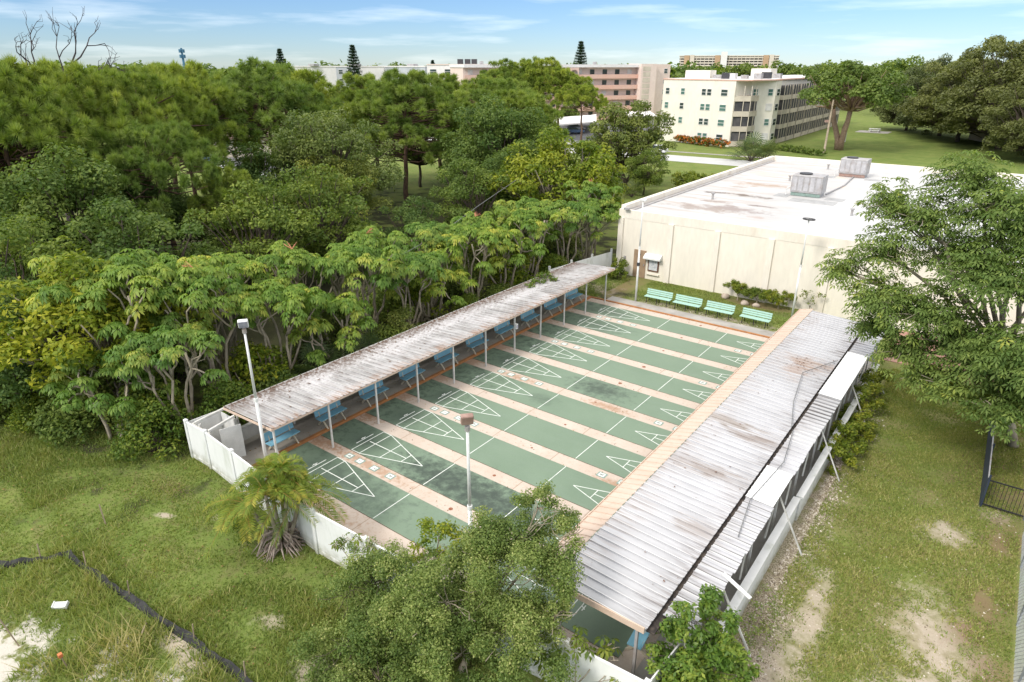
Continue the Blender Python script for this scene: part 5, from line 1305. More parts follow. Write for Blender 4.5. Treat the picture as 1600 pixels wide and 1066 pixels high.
# Norfolk pines and cell tower on the skyline
def norfolk(seed, H, Rr):
    r = np.random.default_rng(seed); t = thing('norfolk_pine', 'x', 'tree'); mb = MB(); mb.tube([(0, 0, 0), (0, 0, H)], [.3, .05], 6); V, va = [], []
    nl = int(H / 1.15)
    for k in range(nl):
        z = H * .3 + (H * .7) * k / nl; R_ = Rr * (1 - (k / nl)) ** .8 * (.85 + .3 * r.random()) + .25
        for j in range(6):
            a = j * 1.047 + k * .5 + r.normal() * .12; d = np.array([math.cos(a), math.sin(a), .22]); mb.tube([(0, 0, z), np.array([0, 0, z]) + d * R_], [.06, .02], 4)
            for q in range(9):
                p = np.array([0, 0, z]) + d * R_ * (q + 1.5) / 10
                for _ in range(9):
                    e = unit(rdir(r, 1)[0] + d * .5 + np.array([0, 0, .35])); s_ = unit(np.cross(e, [.3, .2, 1.]))
                    V += [p + s_ * .09, p - s_ * .09, p + e * .7]; va.append(np.clip(.5 + r.normal() * .2, 0, 1))
    add_crown(t, np.array(V), np.array(va), L['norfolk'], nper=3); mb.build('trunk', M['bark_dark'], t)
    return t
nA = norfolk(3, 20.6, 3.2)
for (x, y, sc, lb_) in ((-153.7, 136.9, 1.0, 'tall Norfolk pine in front of the long white building'), (-114.9, 209.2, 1.1, 'tall Norfolk pine behind the roof of the pink apartments'), (-191.6, 136.9, .97, 'distant Norfolk pine left of the long white building'), (-170, 190, .8, 'tiny Norfolk pine tip above the roof of the long white building')):
    place(nA, U, x, y, lb_, sc, None, 'Norfolk pines on the skyline')
ct = thing('cell_tower', 'slim bluish cell tower on the skyline behind the pines', 'tower', (-331, 177, 0))
MB().cyl(-331, 177, 0, 22.4, .75, .5, 10).build('mast', M['tower_steel'], ct)
for z in (18.5, 21.0):
    s = MB()
    for a in range(6): s.box(-331 + 1.1 * math.cos(a) - .25, -331 + 1.1 * math.cos(a) + .25, 177 + 1.1 * math.sin(a) - .25, 177 + 1.1 * math.sin(a) + .25, z - .8, z + .8)
    s.build('antenna_array', M['tower_steel'], ct)

# ficus on the lawn, live oaks at the right
fx = broad_tree(95, 14.2, 10.5, 8.5, 5.2, .5, L['ficus'], M['bark_ficus'], npf=120, per=7.5, prad=(.1, .22), trunkr=.55, stems=3, lo=-.35, aspect=.6)
place(fx, U, -6.6, 126.5, 'spreading bright green tree with a pale forked trunk on the far lawn', 1.05, .9)
lo = broad_tree(96, 20.5, 14, 12.5, -1.0, .55, L['live_oak'], M['bark_dark'], npf=230, per=7, prad=(.09, .19), trunkr=.6, lo=-.8, aspect=.5)
G = 'live oaks at the right edge of the far lawn'
for (x, y, sc, lb_) in ((17.0, 146, 1.0, 'huge grey green live oak at the right edge of the far lawn'), (5.0, 168, .78, 'grey green live oak behind the bright tree with the pale forked trunk'), (29, 150, 1.1, 'tallest live oak, cut by the right picture edge'), (-3, 178, .62, 'smaller live oak with a dark bare trunk on the far lawn'), (9.5, 156, .8, 'broad live oak between the huge one and the bright tree'), (22.0, 128.0, .62, 'lower live oak in front of the hidden house at the right')):
    place(lo, U, x, y, lb_, sc, None, G)
G = 'round trees along the skyline'
rA = broad_tree(97, 15, 8, 8, 2, .9, L['dark'], M['bark_dark'], npf=40, per=2.6, prad=(.22, .36), trunkr=.4, aspect=.7); rB = broad_tree(98, 14, 8, 8, 2, .9, L['oak'], M['bark_dark'], npf=40, per=2.6, prad=(.22, .36), trunkr=.4, aspect=.7)
for i, (pr, x, y, sc, lb_) in enumerate(((rA, -14, 235, 1.05, 'dark tree top behind the spreading bright tree, left'), (rB, 2, 240, 1.15, 'domed green tree top behind the spreading bright tree'), (rB, 16, 245, 1.0, 'tree top between the bright tree and the live oaks'), (rA, -38, 250, .95, 'dark tree behind the roof of the cream apartments'),
    (rA, -70, 300, 1.0, 'dark tree before the left part of the distant high rise'), (rA, -84, 290, .95, 'dark tree before the left corner of the distant high rise'), (rB, -58, 310, 1.0, 'olive tree before the right part of the distant high rise'), (rA, -46, 320, 1.0, 'dark tree right of the distant high rise'),
    (rB, -130, 270, 1.0, 'tree top above the roof of the pink apartments, left'), (rB, -122, 275, .95, 'tree top above the roof of the pink apartments, right'), (rB, -140, 200, 1.05, 'tree top behind the white block with roof units'),
    (rA, -30, 330, 1.05, 'far dark tree at the right skyline'), (rB, -16, 300, 1.05, 'far olive tree at the right skyline'), (rA, -75, 140, .35, 'small dark tree at the foot of the pink apartments'), (rA, 38, 200, 1.3, 'far dark tree behind the tallest live oak'))):
    place(pr, U, x, y, lb_, sc, None, G)
# far wood reading as one mass
r = np.random.default_rng(17); pf = []
for i in range(420):
    a = r.uniform(-1.75, .65); d = r.uniform(330, 900); x = 21 + math.sin(a) * d; y = -12 + math.cos(a) * d
    pr = r.uniform(5, 9); pf.append((np.array([x, y, r.uniform(3, 8)]), (pr * 1.2, pr * 1.2, pr)))
V, va = puff_leaves(pf, .22, 3.0, r, .5, -.3, .7)
tag(np_mesh('far_woodland', V, len(V) // 4, 4, L['dark'], None, va), 'far off band of trees along the horizon', 'woodland', kind='stuff')

# palmetto, flower hedge, low hedges
place(fp1, U, -14.6, 100.6, 'clumped palmetto at the far hall corner', 3.2, 2.0); pal2 = place(fp1, U, -12.6, 101.5, 'second palmetto of the clump at the far hall corner', 2.8, .3)
d = unit(np.array([12.0, -4.9, 0])); FB = [(-36.0 + d[0] * k * 1.25, 120.5 + d[1] * k * 1.25, .75, .95, .75) for k in range(11)]
blob_tree('flower_hedge', (-30, 118, 0), FB, .3, 26, L['flower'], M['bark_dark'], 'clipped hedge with red and orange flowers before the cream apartments', 'hedge', 120, trunk=.05, fork=(-30, 118, .3))
FB = [(-17.5 + k * 1.3, 120.5 - k * .72, .5, .9, .55) for k in range(9)]
blob_tree('hedge', (-12, 117.5, 0), FB, .3, 24, L['dark'], M['bark_dark'], 'low dark hedge along the far lawn behind the hall roof', 'hedge', 121, trunk=.05, fork=(-12, 117.5, .3))
FB = [(-13.5 + k * 1.6, 70.5 + (k % 3) * .7, .9, 1.3, .9) for k in range(8)] + [(-4.0, 60 + 3 * k, .9, 1.3, .9) for k in range(4)] + [(-7 - k * 1.4, 62 + k * 2.2, .9, 1.3, 1) for k in range(5)]
blob_tree('hedge', (-8, 69, 0), FB, .24, 28, L['hedge'], M['bark_dark'], 'green scrub strip along the left side of the hall', 'hedge', 122, trunk=.05, fork=(-8, 69, .3))

# ------------------------------------------------------------------ grass
def grass(name, regions, seed, label):
    r = np.random.default_rng(seed); Vs, vs = [], []
    for (n, x0, x1, y0, y1, h0, h1, tone, keep) in regions:
        x = r.uniform(x0, x1, n); y = r.uniform(y0, y1, n)
        k = keep(x, y) if keep else np.ones(n, bool)
        cl = np.sin(x * 1.3 + np.sin(y * .9) * 2) * np.sin(y * 1.7 + np.sin(x * .7) * 2)
        k &= (cl + r.normal(size=n) * .6) > -.55
        x, y, cl = x[k], y[k], cl[k]; n = len(x)
        c = np.stack([x, y, np.zeros(n)], 1); h = (h0 + (h1 - h0) * r.random(n)) * (1 + .35 * cl)
        a = r.random(n) * 6.28; s = np.stack([np.cos(a), np.sin(a), 0 * a], 1)
        b = r.normal(size=(n, 3)) * .55; b[:, 2] = 1; tip = c + b * h[:, None]
        wd = (.012 + .012 * r.random(n))[:, None]
        Vs.append(np.stack([c + s * wd, c - s * wd, tip], 1).reshape(-1, 3)); vs.append(np.clip(tone + .18 * cl + r.normal(size=n) * .16, 0, 1))
    o = np_mesh(name, np.concatenate(Vs), sum(len(v) for v in vs), 3, L['grass'], None, np.concatenate(vs))
    tag(o, label, 'grass', kind='stuff')
fence_y = lambda x: np.interp(x, [p[0] for p in fpts], [p[1] for p in fpts])
silt_y = lambda x: np.interp(x, [p[0] for p in sfp], [p[1] for p in sfp])
out = lambda x, y: (y < np.where(x < -2.7, 9, fence_y(x) - .05)) & ~((x > -2.9) & (y > -1.7))
bare = [(0.1, -4.3, .3, .1), (7.3, -4.9, .4, .2), (9.5, -5.2, .5, .3)]
def nb_(x, y):
    k = np.ones(len(x), bool)
    for (a, b, c, d) in bare: k &= ((x - a) / c) ** 2 + ((y - b) / d) ** 2 > .8
    return k
grass('lawn_grass', [(90000, -32, -13.5, -24, 0, .04, .13, .5, None), (60000, -13.5, 8, -26, -12, .05, .16, .5, None), (120000, -14, 14, -9, 0, .035, .12, .5, lambda x, y: out(x, y) & nb_(x, y) & (y > silt_y(x) + .1)),
                     (16000, -14, -4, -7, -3, .08, .22, .5, None),
                     (14000, 5, 13, -6.6, -3.4, .08, .2, .52, out)], 201, 'green lawn grass of the left plot')
grass('weeds', [(30000, -4, 9, -12, -6.4, .08, .28, .55, lambda x, y: (y < silt_y(x) - .1) & (((x - 2.3) / 1.5) ** 2 + ((y + 10.6) / 1.2) ** 2 > .8) & (((x - 6.4) / 1.2) ** 2 + ((y + 7.2) / .35) ** 2 > .8)),
                (5000, -1.2, 9.5, -7.6, -6.3, .1, .3, .55, None), (1100, 3.5, 8, -10, -7, .3, .65, .9, None)], 202, 'tall rough weeds inside the silt fence')
gR = [(19.6, 4.6, .42, 2.3), (19.1, 2.2, .7, 1.5), (22.3, 11.3, .75, .8), (22.6, 5.9, 1.0, 1.6), (23.3, 2.8, .9, 2.2), (22.8, 3.4, 1.1, 1.1), (23.8, 11.6, .3, .8), (23.6, 8.2, .4, .8)]
def nbR(x, y):
    k = np.ones(len(x), bool)
    for (a, b, c, d) in gR: k &= ((x - a) / c) ** 2 + ((y - b) / d) ** 2 > .75 + .5 * np.sin(x * 7 + y * 3) * np.sin(y * 5 - x * 2) + rng.normal(size=len(x)) * .35
    return k
grass('dry_grass', [(150000, 18.5, 24.3, 1, 25, .03, .09, .6, nbR)], 203, 'short drying grass of the right lawn')
grass('verge_grass', [(26000, 1.6, 13.2, 26.6, 31.3, .04, .1, .45, lambda x, y: ((x - 9.6) / 2.4) ** 2 + ((y - 30.6) / .7) ** 2 > .9), (8000, -2.3, 0.2, 25.5, 30.5, .05, .12, .45, None)], 204, 'grass strip before the hall wall')

# ------------------------------------------------------------------ roads and parking beyond the hall
k = MB(); k.quad((-140, 86, .02), (30, 96.5, .02), (30, 104, .02), (-140, 93.5, .02)); tag(k.build('road', M['road']), kind='structure')
k = MB(); k.quad((-140, 98, .03), (30, 108.2, .03), (30, 109.4, .03), (-140, 99.2, .03)); tag(k.build('pavement', M['path_concrete']), kind='structure')
k = MB(); k.quad((-100, 109, .04), (-52, 110, .04), (-52, 152, .04), (-100, 152, .04)); tag(k.build('parking_lot', M['asphalt']), kind='structure')
k = MB(); k.quad((-60, 99, .05), (-52, 99, .05), (-52, 110, .05), (-60, 110, .05)); tag(k.build('driveway', M['road']), kind='structure')
k = MB(); k.quad((-95, 47, .03), (-60, 43, .03), (-52, 54, .03), (-95, 58, .03)); tag(k.build('drive', M['asphalt']), kind='structure')
k = MB(); k.quad((-95, 46, .05), (-60, 42, .05), (-59.8, 43.2, .05), (-95, 47.2, .05)); tag(k.build('drive_kerb', M['road']), kind='structure')

def fac(P0, P1):
    a, b = Vector((P0[0], P0[1], 0)), Vector((P1[0], P1[1], 0)); d = (b - a); Ln = d.length; d.normalize()
    n = Vector((d.y, -d.x, 0))          # outward: to the right of P0->P1
    Mx = Matrix((d, n, Vector((0, 0, 1)))).transposed().to_4x4(); Mx.translation = a
    return Mx, Ln
def window(root, Mx, x, z, wd, ht, glass='glass', split=True):
    f = MB(); f.box(x - wd / 2, x + wd / 2, -.02, .07, z - ht / 2, z + ht / 2, Mx); w_ = f.build('window', M['shutter'], root)
    g_ = MB(); e = .09
    if split:
        g_.box(x - wd / 2 + e, x + wd / 2 - e, .07, .085, z + .05, z + ht / 2 - e, Mx); g_.box(x - wd / 2 + e, x + wd / 2 - e, .07, .085, z - ht / 2 + e, z - .05, Mx)
    else: g_.box(x - wd / 2 + e, x + wd / 2 - e, .07, .085, z - ht / 2 + e, z + ht / 2 - e, Mx)
    g_.build('pane', M[glass], w_)

# cream apartments
A0, A1, B0, B1 = (-41.2, 122.3), (-24.8, 118.4), (-23.6, 123.4), (-19.7, 126.35)
ca = thing('apartment_building', 'cream four storey apartment building with a long screened balcony wing beside the far lawn', 'building', (-28, 140, 0))
w_ = MB(); w_.prism([A0, A1, B0, B1, (-19.4, 128.4), (-20.6, 129), (-21.5, 186), (-34, 186), (-37, 140)], 0, 11.9); w_.build('wall', M['cream_wall'], ca)
w_ = MB(); w_.prism([(-41.3, 122.2), (-24.7, 118.3), (-22.2, 119.9), (-19.55, 126.2), (-19.3, 128.5), (-20.4, 129.1), (-20.0, 186.1), (-34.1, 186.1), (-37.1, 140.1)], 11.9, 12.12); w_.build('roof_edge', M['coral'], ca)
w_ = MB(); w_.prism([(-40.6, 122.6), (-25, 118.8), (-22.7, 120.5), (-20, 126.6), (-20.6, 129), (-21, 185), (-33, 185), (-36.6, 140)], 12.12, 12.16); w_.build('roof', M['far_white'], ca)
Mx, Ln = fac(A0, A1)
for i, x in enumerate((1.2, 5.0, 10.6, 14.6)):
    for kf in range(4):
        z = 1.6 + 2.73 * kf
        if i == 2: window(ca, Mx, x - .62, z, 1.05, 1.25, 'glass' if kf in (1, 3) else 'glass_green'); window(ca, Mx, x + .62, z, 1.05, 1.25, 'glass' if kf in (1, 3) else 'glass_green')
        elif not (kf == 0 and i < 2): window(ca, Mx, x, z, 1.0 if i < 2 else 1.5, 1.25, 'glass_green' if (i + kf) % 3 else 'glass')
Mx2, L2 = fac(B0, B1)
for x in (1.0, 3.9):
    for kf in range(4):
        if kf in (0, 2): MB().box(x - .6, x + .6, -.02, .1, 1.0 + 2.73 * kf, 2.3 + 2.73 * kf, Mx2).build('shutter', M['shutter'], ca)
        else: window(ca, Mx2, x, 1.6 + 2.73 * kf, 1.0, 1.3, 'glass_green')
Mx3, L3 = fac(B1, (-19.4, 128.4))
for kf in range(4): window(ca, Mx3, 1.05, 1.6 + 2.73 * kf, 1.3, 1.3)
bay = [(-24.85, 118.45), (-22.2, 120.0), (-22.0, 123.8), (-23.55, 123.35)]
for kf in range(4):
    z = 2.73 * kf + .12
    b2_ = MB(); b2_.prism(bay, z, z + .95)
    q = b2_
    for p in ((-24.75, 118.42), (-22.15, 119.95), (-21.98, 122), (-23.3, 119.4)): q.box(p[0] - .06, p[0] + .06, p[1] - .06, p[1] + .06, z + .93, z + 2.72)
    s_ = b2_.build('balcony', M['cream_rail'], ca)
    if kf < 3:
        b_ = MB(); b_.prism([(-24.7, 118.8), (-22.35, 120.15), (-22.15, 123.6), (-23.5, 123.2)], z + .955, z + 2.6); b_.build('screen', M['screen'], s_)
Mw, Lw = fac((-20.55, 129.4), (-21.4, 185))
for kf in range(4):
    for j in range(9):
        x0 = .6 + j * 6.1; z = .1 + 2.73 * kf
        b_ = MB(); b_.box(x0, x0 + 5.4, 0, 1.5, z, z + .85, Mw)
        for q in (0, 1.8, 3.6, 5.27): b_.box(x0 + q, x0 + q + .12, 1.43, 1.52, z + .84, z + 2.73, Mw)
        s_ = b_.build('balcony', M['cream_rail'], ca)
        b_ = MB(); b_.box(x0 + .15, x0 + 5.25, .05, 1.42, z + .855, z + 2.62, Mw); b_.build('screen', M['screen'], s_)
for (x, y, sx, sy, h_, m_) in ((-35, 126, 2.6, 1.6, 1.5, 'cream_wall'), (-28.5, 123, .7, .7, 1.1, 'dark_metal'), (-27.4, 123.4, .7, .7, 1.0, 'shutter'), (-25.5, 124.8, .6, .6, .7, 'steel'), (-23.6, 127, .7, .7, 1.0, 'steel'), (-23, 130, .8, .8, 1.2, 'dark_metal'), (-25.5, 136, 2, 2, 1.8, 'cream_wall'), (-22, 134, .7, .7, .9, 'steel'), (-31, 125, .8, .6, .7, 'steel')):
    MB().box(x - sx, x + sx, y - sy, y + sy, 12.16, 12.16 + h_).build('roof_unit', M[m_], ca)

# pink apartments
pk = thing('apartment_building', 'pink five storey apartment building with long open galleries behind the carports', 'building', (-84, 160, 0))
P0, P1 = (-100, 128), (-72.2, 171.5)
Mp, Lp = fac(P0, P1)
MB().box(0, Lp, -14, -1.6, 0, 14.5, Mp).build('wall', M['pink_pale'], pk)
MB().box(-.2, Lp + .2, -14.2, .2, 14.0, 14.75, Mp).build('roof_edge', M['far_white'], pk)
for kf in range(5):
    z = 2.8 * kf
    MB().box(0, Lp, -1.6, 0, z - .12 if kf else .01, z + .05, Mp).box(0, Lp, -.12, 0, z + .052, z + .95, Mp).build('gallery_rail', M['coral'], pk)
    for j in range(13):
        x = 2 + j * (Lp - 4) / 12
        MB().box(x - .7, x + .7, -1.6, -1.54, z + 1.0, z + 2.25, Mp).build('window', M['shutter'] if (j + kf) % 4 == 0 else M['glass'], pk)
ar = MB()
for j in range(3):
    xc = Lp * .5 + j * 2.8
    for q in range(9):
        a0, a1 = math.pi * q / 9, math.pi * (q + 1) / 9
        x0, x1 = xc - 1.1 * math.cos(a0), xc - 1.1 * math.cos(a1)
        ar.box(min(x0, x1), max(x0, x1), .02, .14, 12.6 + .8 * math.sin((a0 + a1) / 2), 14.0, Mp)
    ar.box(xc - 1.4, xc - 1.1, .02, .14, 11.6, 14.0, Mp)
ar.box(Lp * .5 + 6.7, Lp * .5 + 7.0, .02, .14, 11.6, 14.0, Mp)
ar.build('arcade', M['pink_wall'], pk)
tw_ = MB(); tw_.box(Lp + .02, Lp + 5.0, -6, 1.5, 0, 14.9, Mp); tw_.build('stair_tower', M['pink_pale'], pk)
for kf in range(9): MB().box(Lp + .6, Lp + 3.0, 1.5, 1.56, 1.0 + kf * 1.5, 2.2 + kf * 1.5, Mp).build('tower_panel', M['cream_rail'], pk)
MB().box(Lp + 5.02, Lp + 10.5, -9, 0, 0, 14.8, Mp).build('end_wall', M['pink_pale'], pk)
for kf in range(5): window(pk, Mp, Lp + 9.0, 1.8 + 2.8 * kf, 1.2, 1.3)
for (x, sx, h_) in ((6, .8, .8), (15, .6, .7), (26, .6, .9), (40, .8, .7)): MB().box(x, x + sx, -6, -5, 14.75, 14.75 + h_, Mp).build('roof_unit', M['steel'], pk)

# long white buildings on the skyline
wbld = thing('apartment_building', 'long white apartment building just above the pine tops on the left skyline', 'building', (-160, 140, 0))
for (a, b, m_, wn) in (((-175, 128), (-165.2, 139.4), 'far_white', 0), ((-164.5, 138.5), (-157, 143.5), 'far_white_shaded', 3), ((-157, 142.0), (-151.2, 147.3), 'far_white', 0), ((-150.5, 147.0), (-136, 150.5), 'far_white_shaded', 2)):
    Mq, Lq = fac(a, b); MB().box(0, Lq, -12, 0, 0, 14.0, Mq).build('wall', M[m_], wbld); MB().box(-.1, Lq + .1, -12.1, .15, 14.0, 14.3, Mq).build('roof_edge', M['far_white'], wbld)
    for kf in range(5):
        for j in range(wn): window(wbld, Mq, Lq * (j + .5) / wn, 1.5 + 2.75 * kf, 1.5, 1.4)
for x, y in ((-170, 134), (-161, 144), (-145, 154)): MB().box(x - 1.5, x + 1.5, y - 1, y + 1, 14.3, 14.9).build('roof_unit', M['steel'], wbld)
wb2 = thing('apartment_building', 'pale apartment block with black rooftop units left of the pink apartments', 'building', (-115, 148, 0))
Mq, Lq = fac((-124.5, 139.5), (-112.5, 146.5)); MB().box(0, Lq, -14, 0, 0, 14.6, Mq).build('wall', M['far_white'], wb2); MB().box(-.1, Lq + 6, -14.1, .15, 14.6, 14.85, Mq).build('roof_edge', M['pink_pale'], wb2)
MB().box(Lq, Lq + 6, -14, -2, 0, 14.6, Mq).build('side_wall', M['pink_pale'], wb2)
for kf in range(5):
    for x in (1.8, 6.2, 11.2): window(wb2, Mq, x, 1.6 + 2.8 * kf, 2.0, 1.4)
for x in (8.4, 10.6, 12.6): MB().box(x, x + 1.5, -5, -3.5, 14.85, 16.2, Mq).build('roof_unit', M['dark_metal'], wb2)

# distant high rise
hr = thing('high_rise', 'distant wide beige high rise with rows of balconies and a white central lift tower', 'tower block', (-255, 740, 0))
Mh, Lh = fac((-303, 719), (-207.8, 754))
MB().box(0, Lh, -18, -1.5, 0, 22.6, Mh).build('wall', M['screen'], hr)
for kf in range(9): MB().box(0, Lh, -1.5, 0, 2.6 * kf - .1, 2.6 * kf + 1.15, Mh).build('balcony_band', M['high_rise'], hr)
MB().box(-.5, Lh + .5, -18.5, .4, 22.6, 23.6, Mh).build('roof_edge', M['high_rise'], hr)
for x in (5, 37, 86): MB().box(x, x + 5.5, .41, 1.0, 0, 23.8, Mh).build('panel', M['ochre'], hr)
for x in (11, 92): MB().box(x, x + 4.5, .41, 1.0, 0, 24.2, Mh).build('panel', M['high_rise'], hr)
MB().box(43, 49.5, .41, 3.0, 0, 27.2, Mh).build('lift_tower', M['far_white'], hr)
for j in range(24): MB().box(1 + j * 4.2, 1.5 + j * 4.2, -1.45, .1, 0, 22.5, Mh).build('party_wall', M['high_rise'], hr)

# carports and cars
def carport(poly, label, n):
    cx, cy = sum(p[0] for p in poly) / 4, sum(p[1] for p in poly) / 4
    c = thing('carport', label, 'carport', (cx, cy, 0), group='white carports of the far car park')
    MB().prism(poly, 2.35, 2.6).build('roof', M['far_white'], c)
    for kq in range(n):
        for e in (0, 1):
            a, b = (poly[0], poly[3]) if e == 0 else (poly[1], poly[2]); f = (kq + .5) / n
            x, y = a[0] + (b[0] - a[0]) * f, a[1] + (b[1] - a[1]) * f; x += (cx - x) * .15; y += (cy - y) * .15
            MB().box(x - .12, x + .12, y - .12, y + .12, 0, 2.35).build('post', M['far_white'], c)
carport([(-61.3, 113.6), (-59.8, 127.7), (-71.5, 147.7), (-74, 129)], 'white flat carport roof seen past the bare pine trunk', 4)
carport([(-62, 147), (-56, 152), (-66, 168), (-71, 163)], 'white carport roof glimpsed above the ragged tree', 3)
def car(x, y, rz, paint, label, grp=None):
    c = thing('parked_car', label, 'car', (x, y, .05), 0, grp)
    q = Matrix.Translation((x, y, .05)) @ Matrix.Rotation(rz, 4, 'Z')
    prof = [(-2.2, .35), (-2.2, .85), (-1.9, .95), (-1.2, .98), (1.0, .95), (2.1, .8), (2.25, .6), (2.2, .35)]
    cab = [(-1.75, .96), (-1.3, 1.45), (.2, 1.47), (1.05, .95)]
    def ext(pr, hw, top):
        b = MB(); n = len(pr); b.v = [tuple(q @ Vector((a, -hw, z))) for a, z in pr] + [tuple(q @ Vector((a, hw, z))) for a, z in pr]
        b.f = [tuple(range(n)), tuple(range(2 * n - 1, n - 1, -1))] + [(i, n + i, n + (i + 1) % n, (i + 1) % n) for i in range(n)]
        return b
    ext(prof, .88, 0).build('body', M[paint], c, bevel=.05); ext(cab, .76, 0).build('window', M['glass'], c, bevel=.03)
    MB().box(-1.25, .15, -.7, .7, 1.46, 1.5, q).build('roof', M[paint], c)
    for a in (-1.4, 1.4):
        for s_ in (-.85, .85):
            p = q @ Vector((a, s_ - .1, .32)); p2 = q @ Vector((a, s_ + .1, .32)); wv = MB(); wv.tube([p, p2], .33, 12); wh = wv.build('wheel', M['tyre'], c)
            wv = MB(); pa = q @ Vector((a, s_ - .11, .32)); pb = q @ Vector((a, s_ + .11, .32)); wv.tube([pa, pb], .18, 10); wv.build('rim', M['steel'], wh)
    for s_ in (-.6, .6): MB().box(2.18, 2.27, s_ - .18, s_ + .18, .62, .76, q).build('headlight', M['lens'], c)
car(-66.5, 129.5, .9, 'car_white', 'white car parked under the carport by the bare pine trunk', None)
car(-62.5, 122.5, .9, 'car_blue', 'dark blue car parked in the shade of the carport', None)
car(-31.6, 100.3, 3.2, 'car_white', 'white car on the pale road beside the ragged tree', None)
car(-84, 46.0, .2, 'car_blue', 'blue car on the drive glimpsed through the wood', None)

# houses glimpsed through trees
def house(x, y, rz, sx, sy, h_, label):
    hs = thing('house', label, 'house', (x, y, 0)); q = Matrix.Translation((x, y, 0)) @ Matrix.Rotation(rz, 4, 'Z')
    MB().box(-sx, sx, -sy, sy, 0, h_, q).build('wall', M['cream_rail'], hs)
    b = MB(); P = [q @ Vector(p) for p in ((-sx - .6, -sy - .6, h_ + .01), (sx + .6, -sy - .6, h_ + .01), (sx + .6, sy + .6, h_ + .01), (-sx - .6, sy + .6, h_ + .01), (-sx * .5, 0, h_ + 1.6), (sx * .5, 0, h_ + 1.6))]
    b.v = [tuple(p) for p in P]; b.f = [(0, 1, 5, 4), (1, 2, 5), (2, 3, 4, 5), (3, 0, 4), (3, 2, 1, 0)]; b.build('roof', M['brown_roof'], hs)
    for xx in (-sx * .6, 0.1, sx * .6): MB().box(xx - .6, xx + .6, -sy - .05, -sy + .02, .9, 2.1, q).build('window', M['glass'], hs)
    MB().box(-sx * .3 - .5, -sx * .3 + .5, -sy - .06, -sy + .02, .05, 2.1, q).build('door', M['tan_door'], hs)
house(-92, 54, .9, 8, 5, 3.0, 'beige house with a brown roof glimpsed through the wood')
house(19.5, 163, .6, 7, 5, 2.9, 'beige house half hidden under the live oaks at the right')
k = MB(); k.box(-12, -5, 166.5, 172, -.1, .04); tag(k.build('patio_pavement', M['path_concrete']), kind='structure')
pt = thing('picnic_table', 'white picnic table on a small concrete pad beyond the bright tree', 'table', (-8.3, 169, .04))
MB().box(-9.5, -7.1, 168.6, 169.4, .75, .82).build('table_top', M['white_paint'], pt)
for y in (168.0, 169.75): MB().box(-9.5, -7.1, y, y + .3, .42, .48).build('seat', M['white_paint'], pt)
for x in (-9.2, -7.4): MB().bar((x, 168.1, .04), (x, 169.2, .75), .1, .1).bar((x + .12, 169.9, .04), (x + .12, 168.8, .75), .1, .1).bar((x, 168.1, .4), (x, 169.9, .4), .09, .09).build('leg', M['white_paint'], pt)
up_ = thing('utility_pole', 'bare pale timber pole standing behind the hall roof', 'pole', (-7.5, 119, 0))
MB().cyl(-7.5, 119, 0, 9.1, .2, .14, 8).build('pole', M['utility_wood'], up_); MB().box(-8.3, -7.6, 118.9, 119.1, 5.3, 5.7).build('bracket', M['rust_lamp'], up_)
sl_ = thing('street_lamp', 'slim white lamp post between the balcony wing and the bright tree', 'lamp post', (-9, 142, 0))
MB().cyl(-9, 142, 0, 9.5, .16, .1, 8).build('pole', M['white_paint'], sl_); MB().box(-9.1, -7.9, 141.9, 142.1, 9.4, 9.6).build('lamp_head', M['white_paint'], sl_)

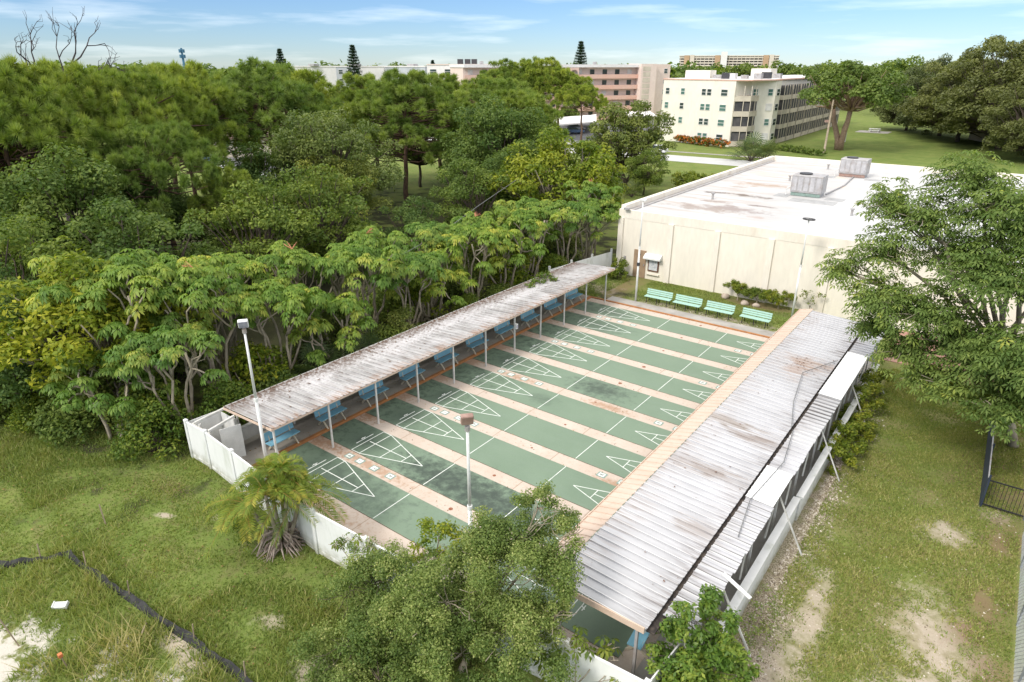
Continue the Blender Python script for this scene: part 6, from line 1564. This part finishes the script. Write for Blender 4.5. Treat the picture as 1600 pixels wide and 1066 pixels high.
# ------------------------------------------------------------------ litter: shell rubble by the low wall, fallen leaves on the courts
def bits(name, n, fx, fy, z, s0, s1, mat, label, cat, seed):
    r = np.random.default_rng(seed); x = fx(r, n); y = fy(r, n); sz = s0 + (s1 - s0) * r.random(n) ** 2
    c = np.stack([x, y, np.full(n, z)], 1); V = []
    a = r.random(n) * 6.28
    for q in range(3):
        V.append(c + np.stack([np.cos(a + q * 2.1) * sz * (.6 + .7 * r.random(n)), np.sin(a + q * 2.1) * sz * (.6 + .7 * r.random(n)), 0 * a], 1))
    top = c + np.stack([0 * a, 0 * a, sz * .6], 1)
    V = np.stack([V[0], V[1], top, V[1], V[2], top, V[2], V[0], top], 1).reshape(-1, 3)
    tag(np_mesh(name, V, n * 3, 3, mat, None, np.repeat(r.random(n), 3)), label, cat, kind='stuff')
mr = m_leaf('shell_rubble', [(0, (0.12, 0.09, 0.06)), (.4, (0.3, 0.25, 0.19)), (1, (0.66, 0.6, 0.52))], .02, vary=False)
ml = m_leaf('fallen_leaves', [(0, (0.1, 0.06, 0.03)), (.6, (0.25, 0.15, 0.07)), (1, (0.4, 0.3, 0.1))], .1, vary=False)
bits('rubble', 5200, lambda r, n: 18.35 + np.abs(r.normal(size=n)) * .4 - .15, lambda r, n: r.uniform(.6, 20, n), 0.0, .015, .06, mr, 'pale shell rubble and litter along the low white wall', 'rubble', 301)
bits('rubble', 1500, lambda r, n: r.uniform(18.6, 24.2, n), lambda r, n: r.uniform(1, 14, n), 0.0, .01, .045, mr, 'pale stones and scraps scattered over the worn right lawn', 'rubble', 302)
bits('rubble', 900, lambda r, n: r.uniform(3.2, 12, n), lambda r, n: 26.7 + r.normal(size=n) * .28, 0.0, .015, .06, mr, 'pale shell gravel under the mint benches', 'rubble', 303)
bits('fallen_leaves', 700, lambda r, n: r.uniform(0.1, 15.5, n), lambda r, n: np.floor(r.uniform(0, 10, n)) * LP + LW + r.uniform(-.05, .72, n), 0.02, .012, .04, ml, 'small brown fallen leaves on the pink strips between lanes', 'leaf litter', 304)
bits('fallen_leaves', 500, lambda r, n: r.uniform(-2.2, -.2, n), lambda r, n: r.uniform(-1, 25, n), 0.122, .015, .05, ml, 'brown fallen leaves on the shelter floor', 'leaf litter', 305)
bits('fallen_leaves', 900, lambda r, n: r.uniform(-10, 9, n), lambda r, n: r.uniform(-7.5, -2.3, n), 0.05, .015, .05, ml, 'dry fallen leaves in the left lawn', 'leaf litter', 306)
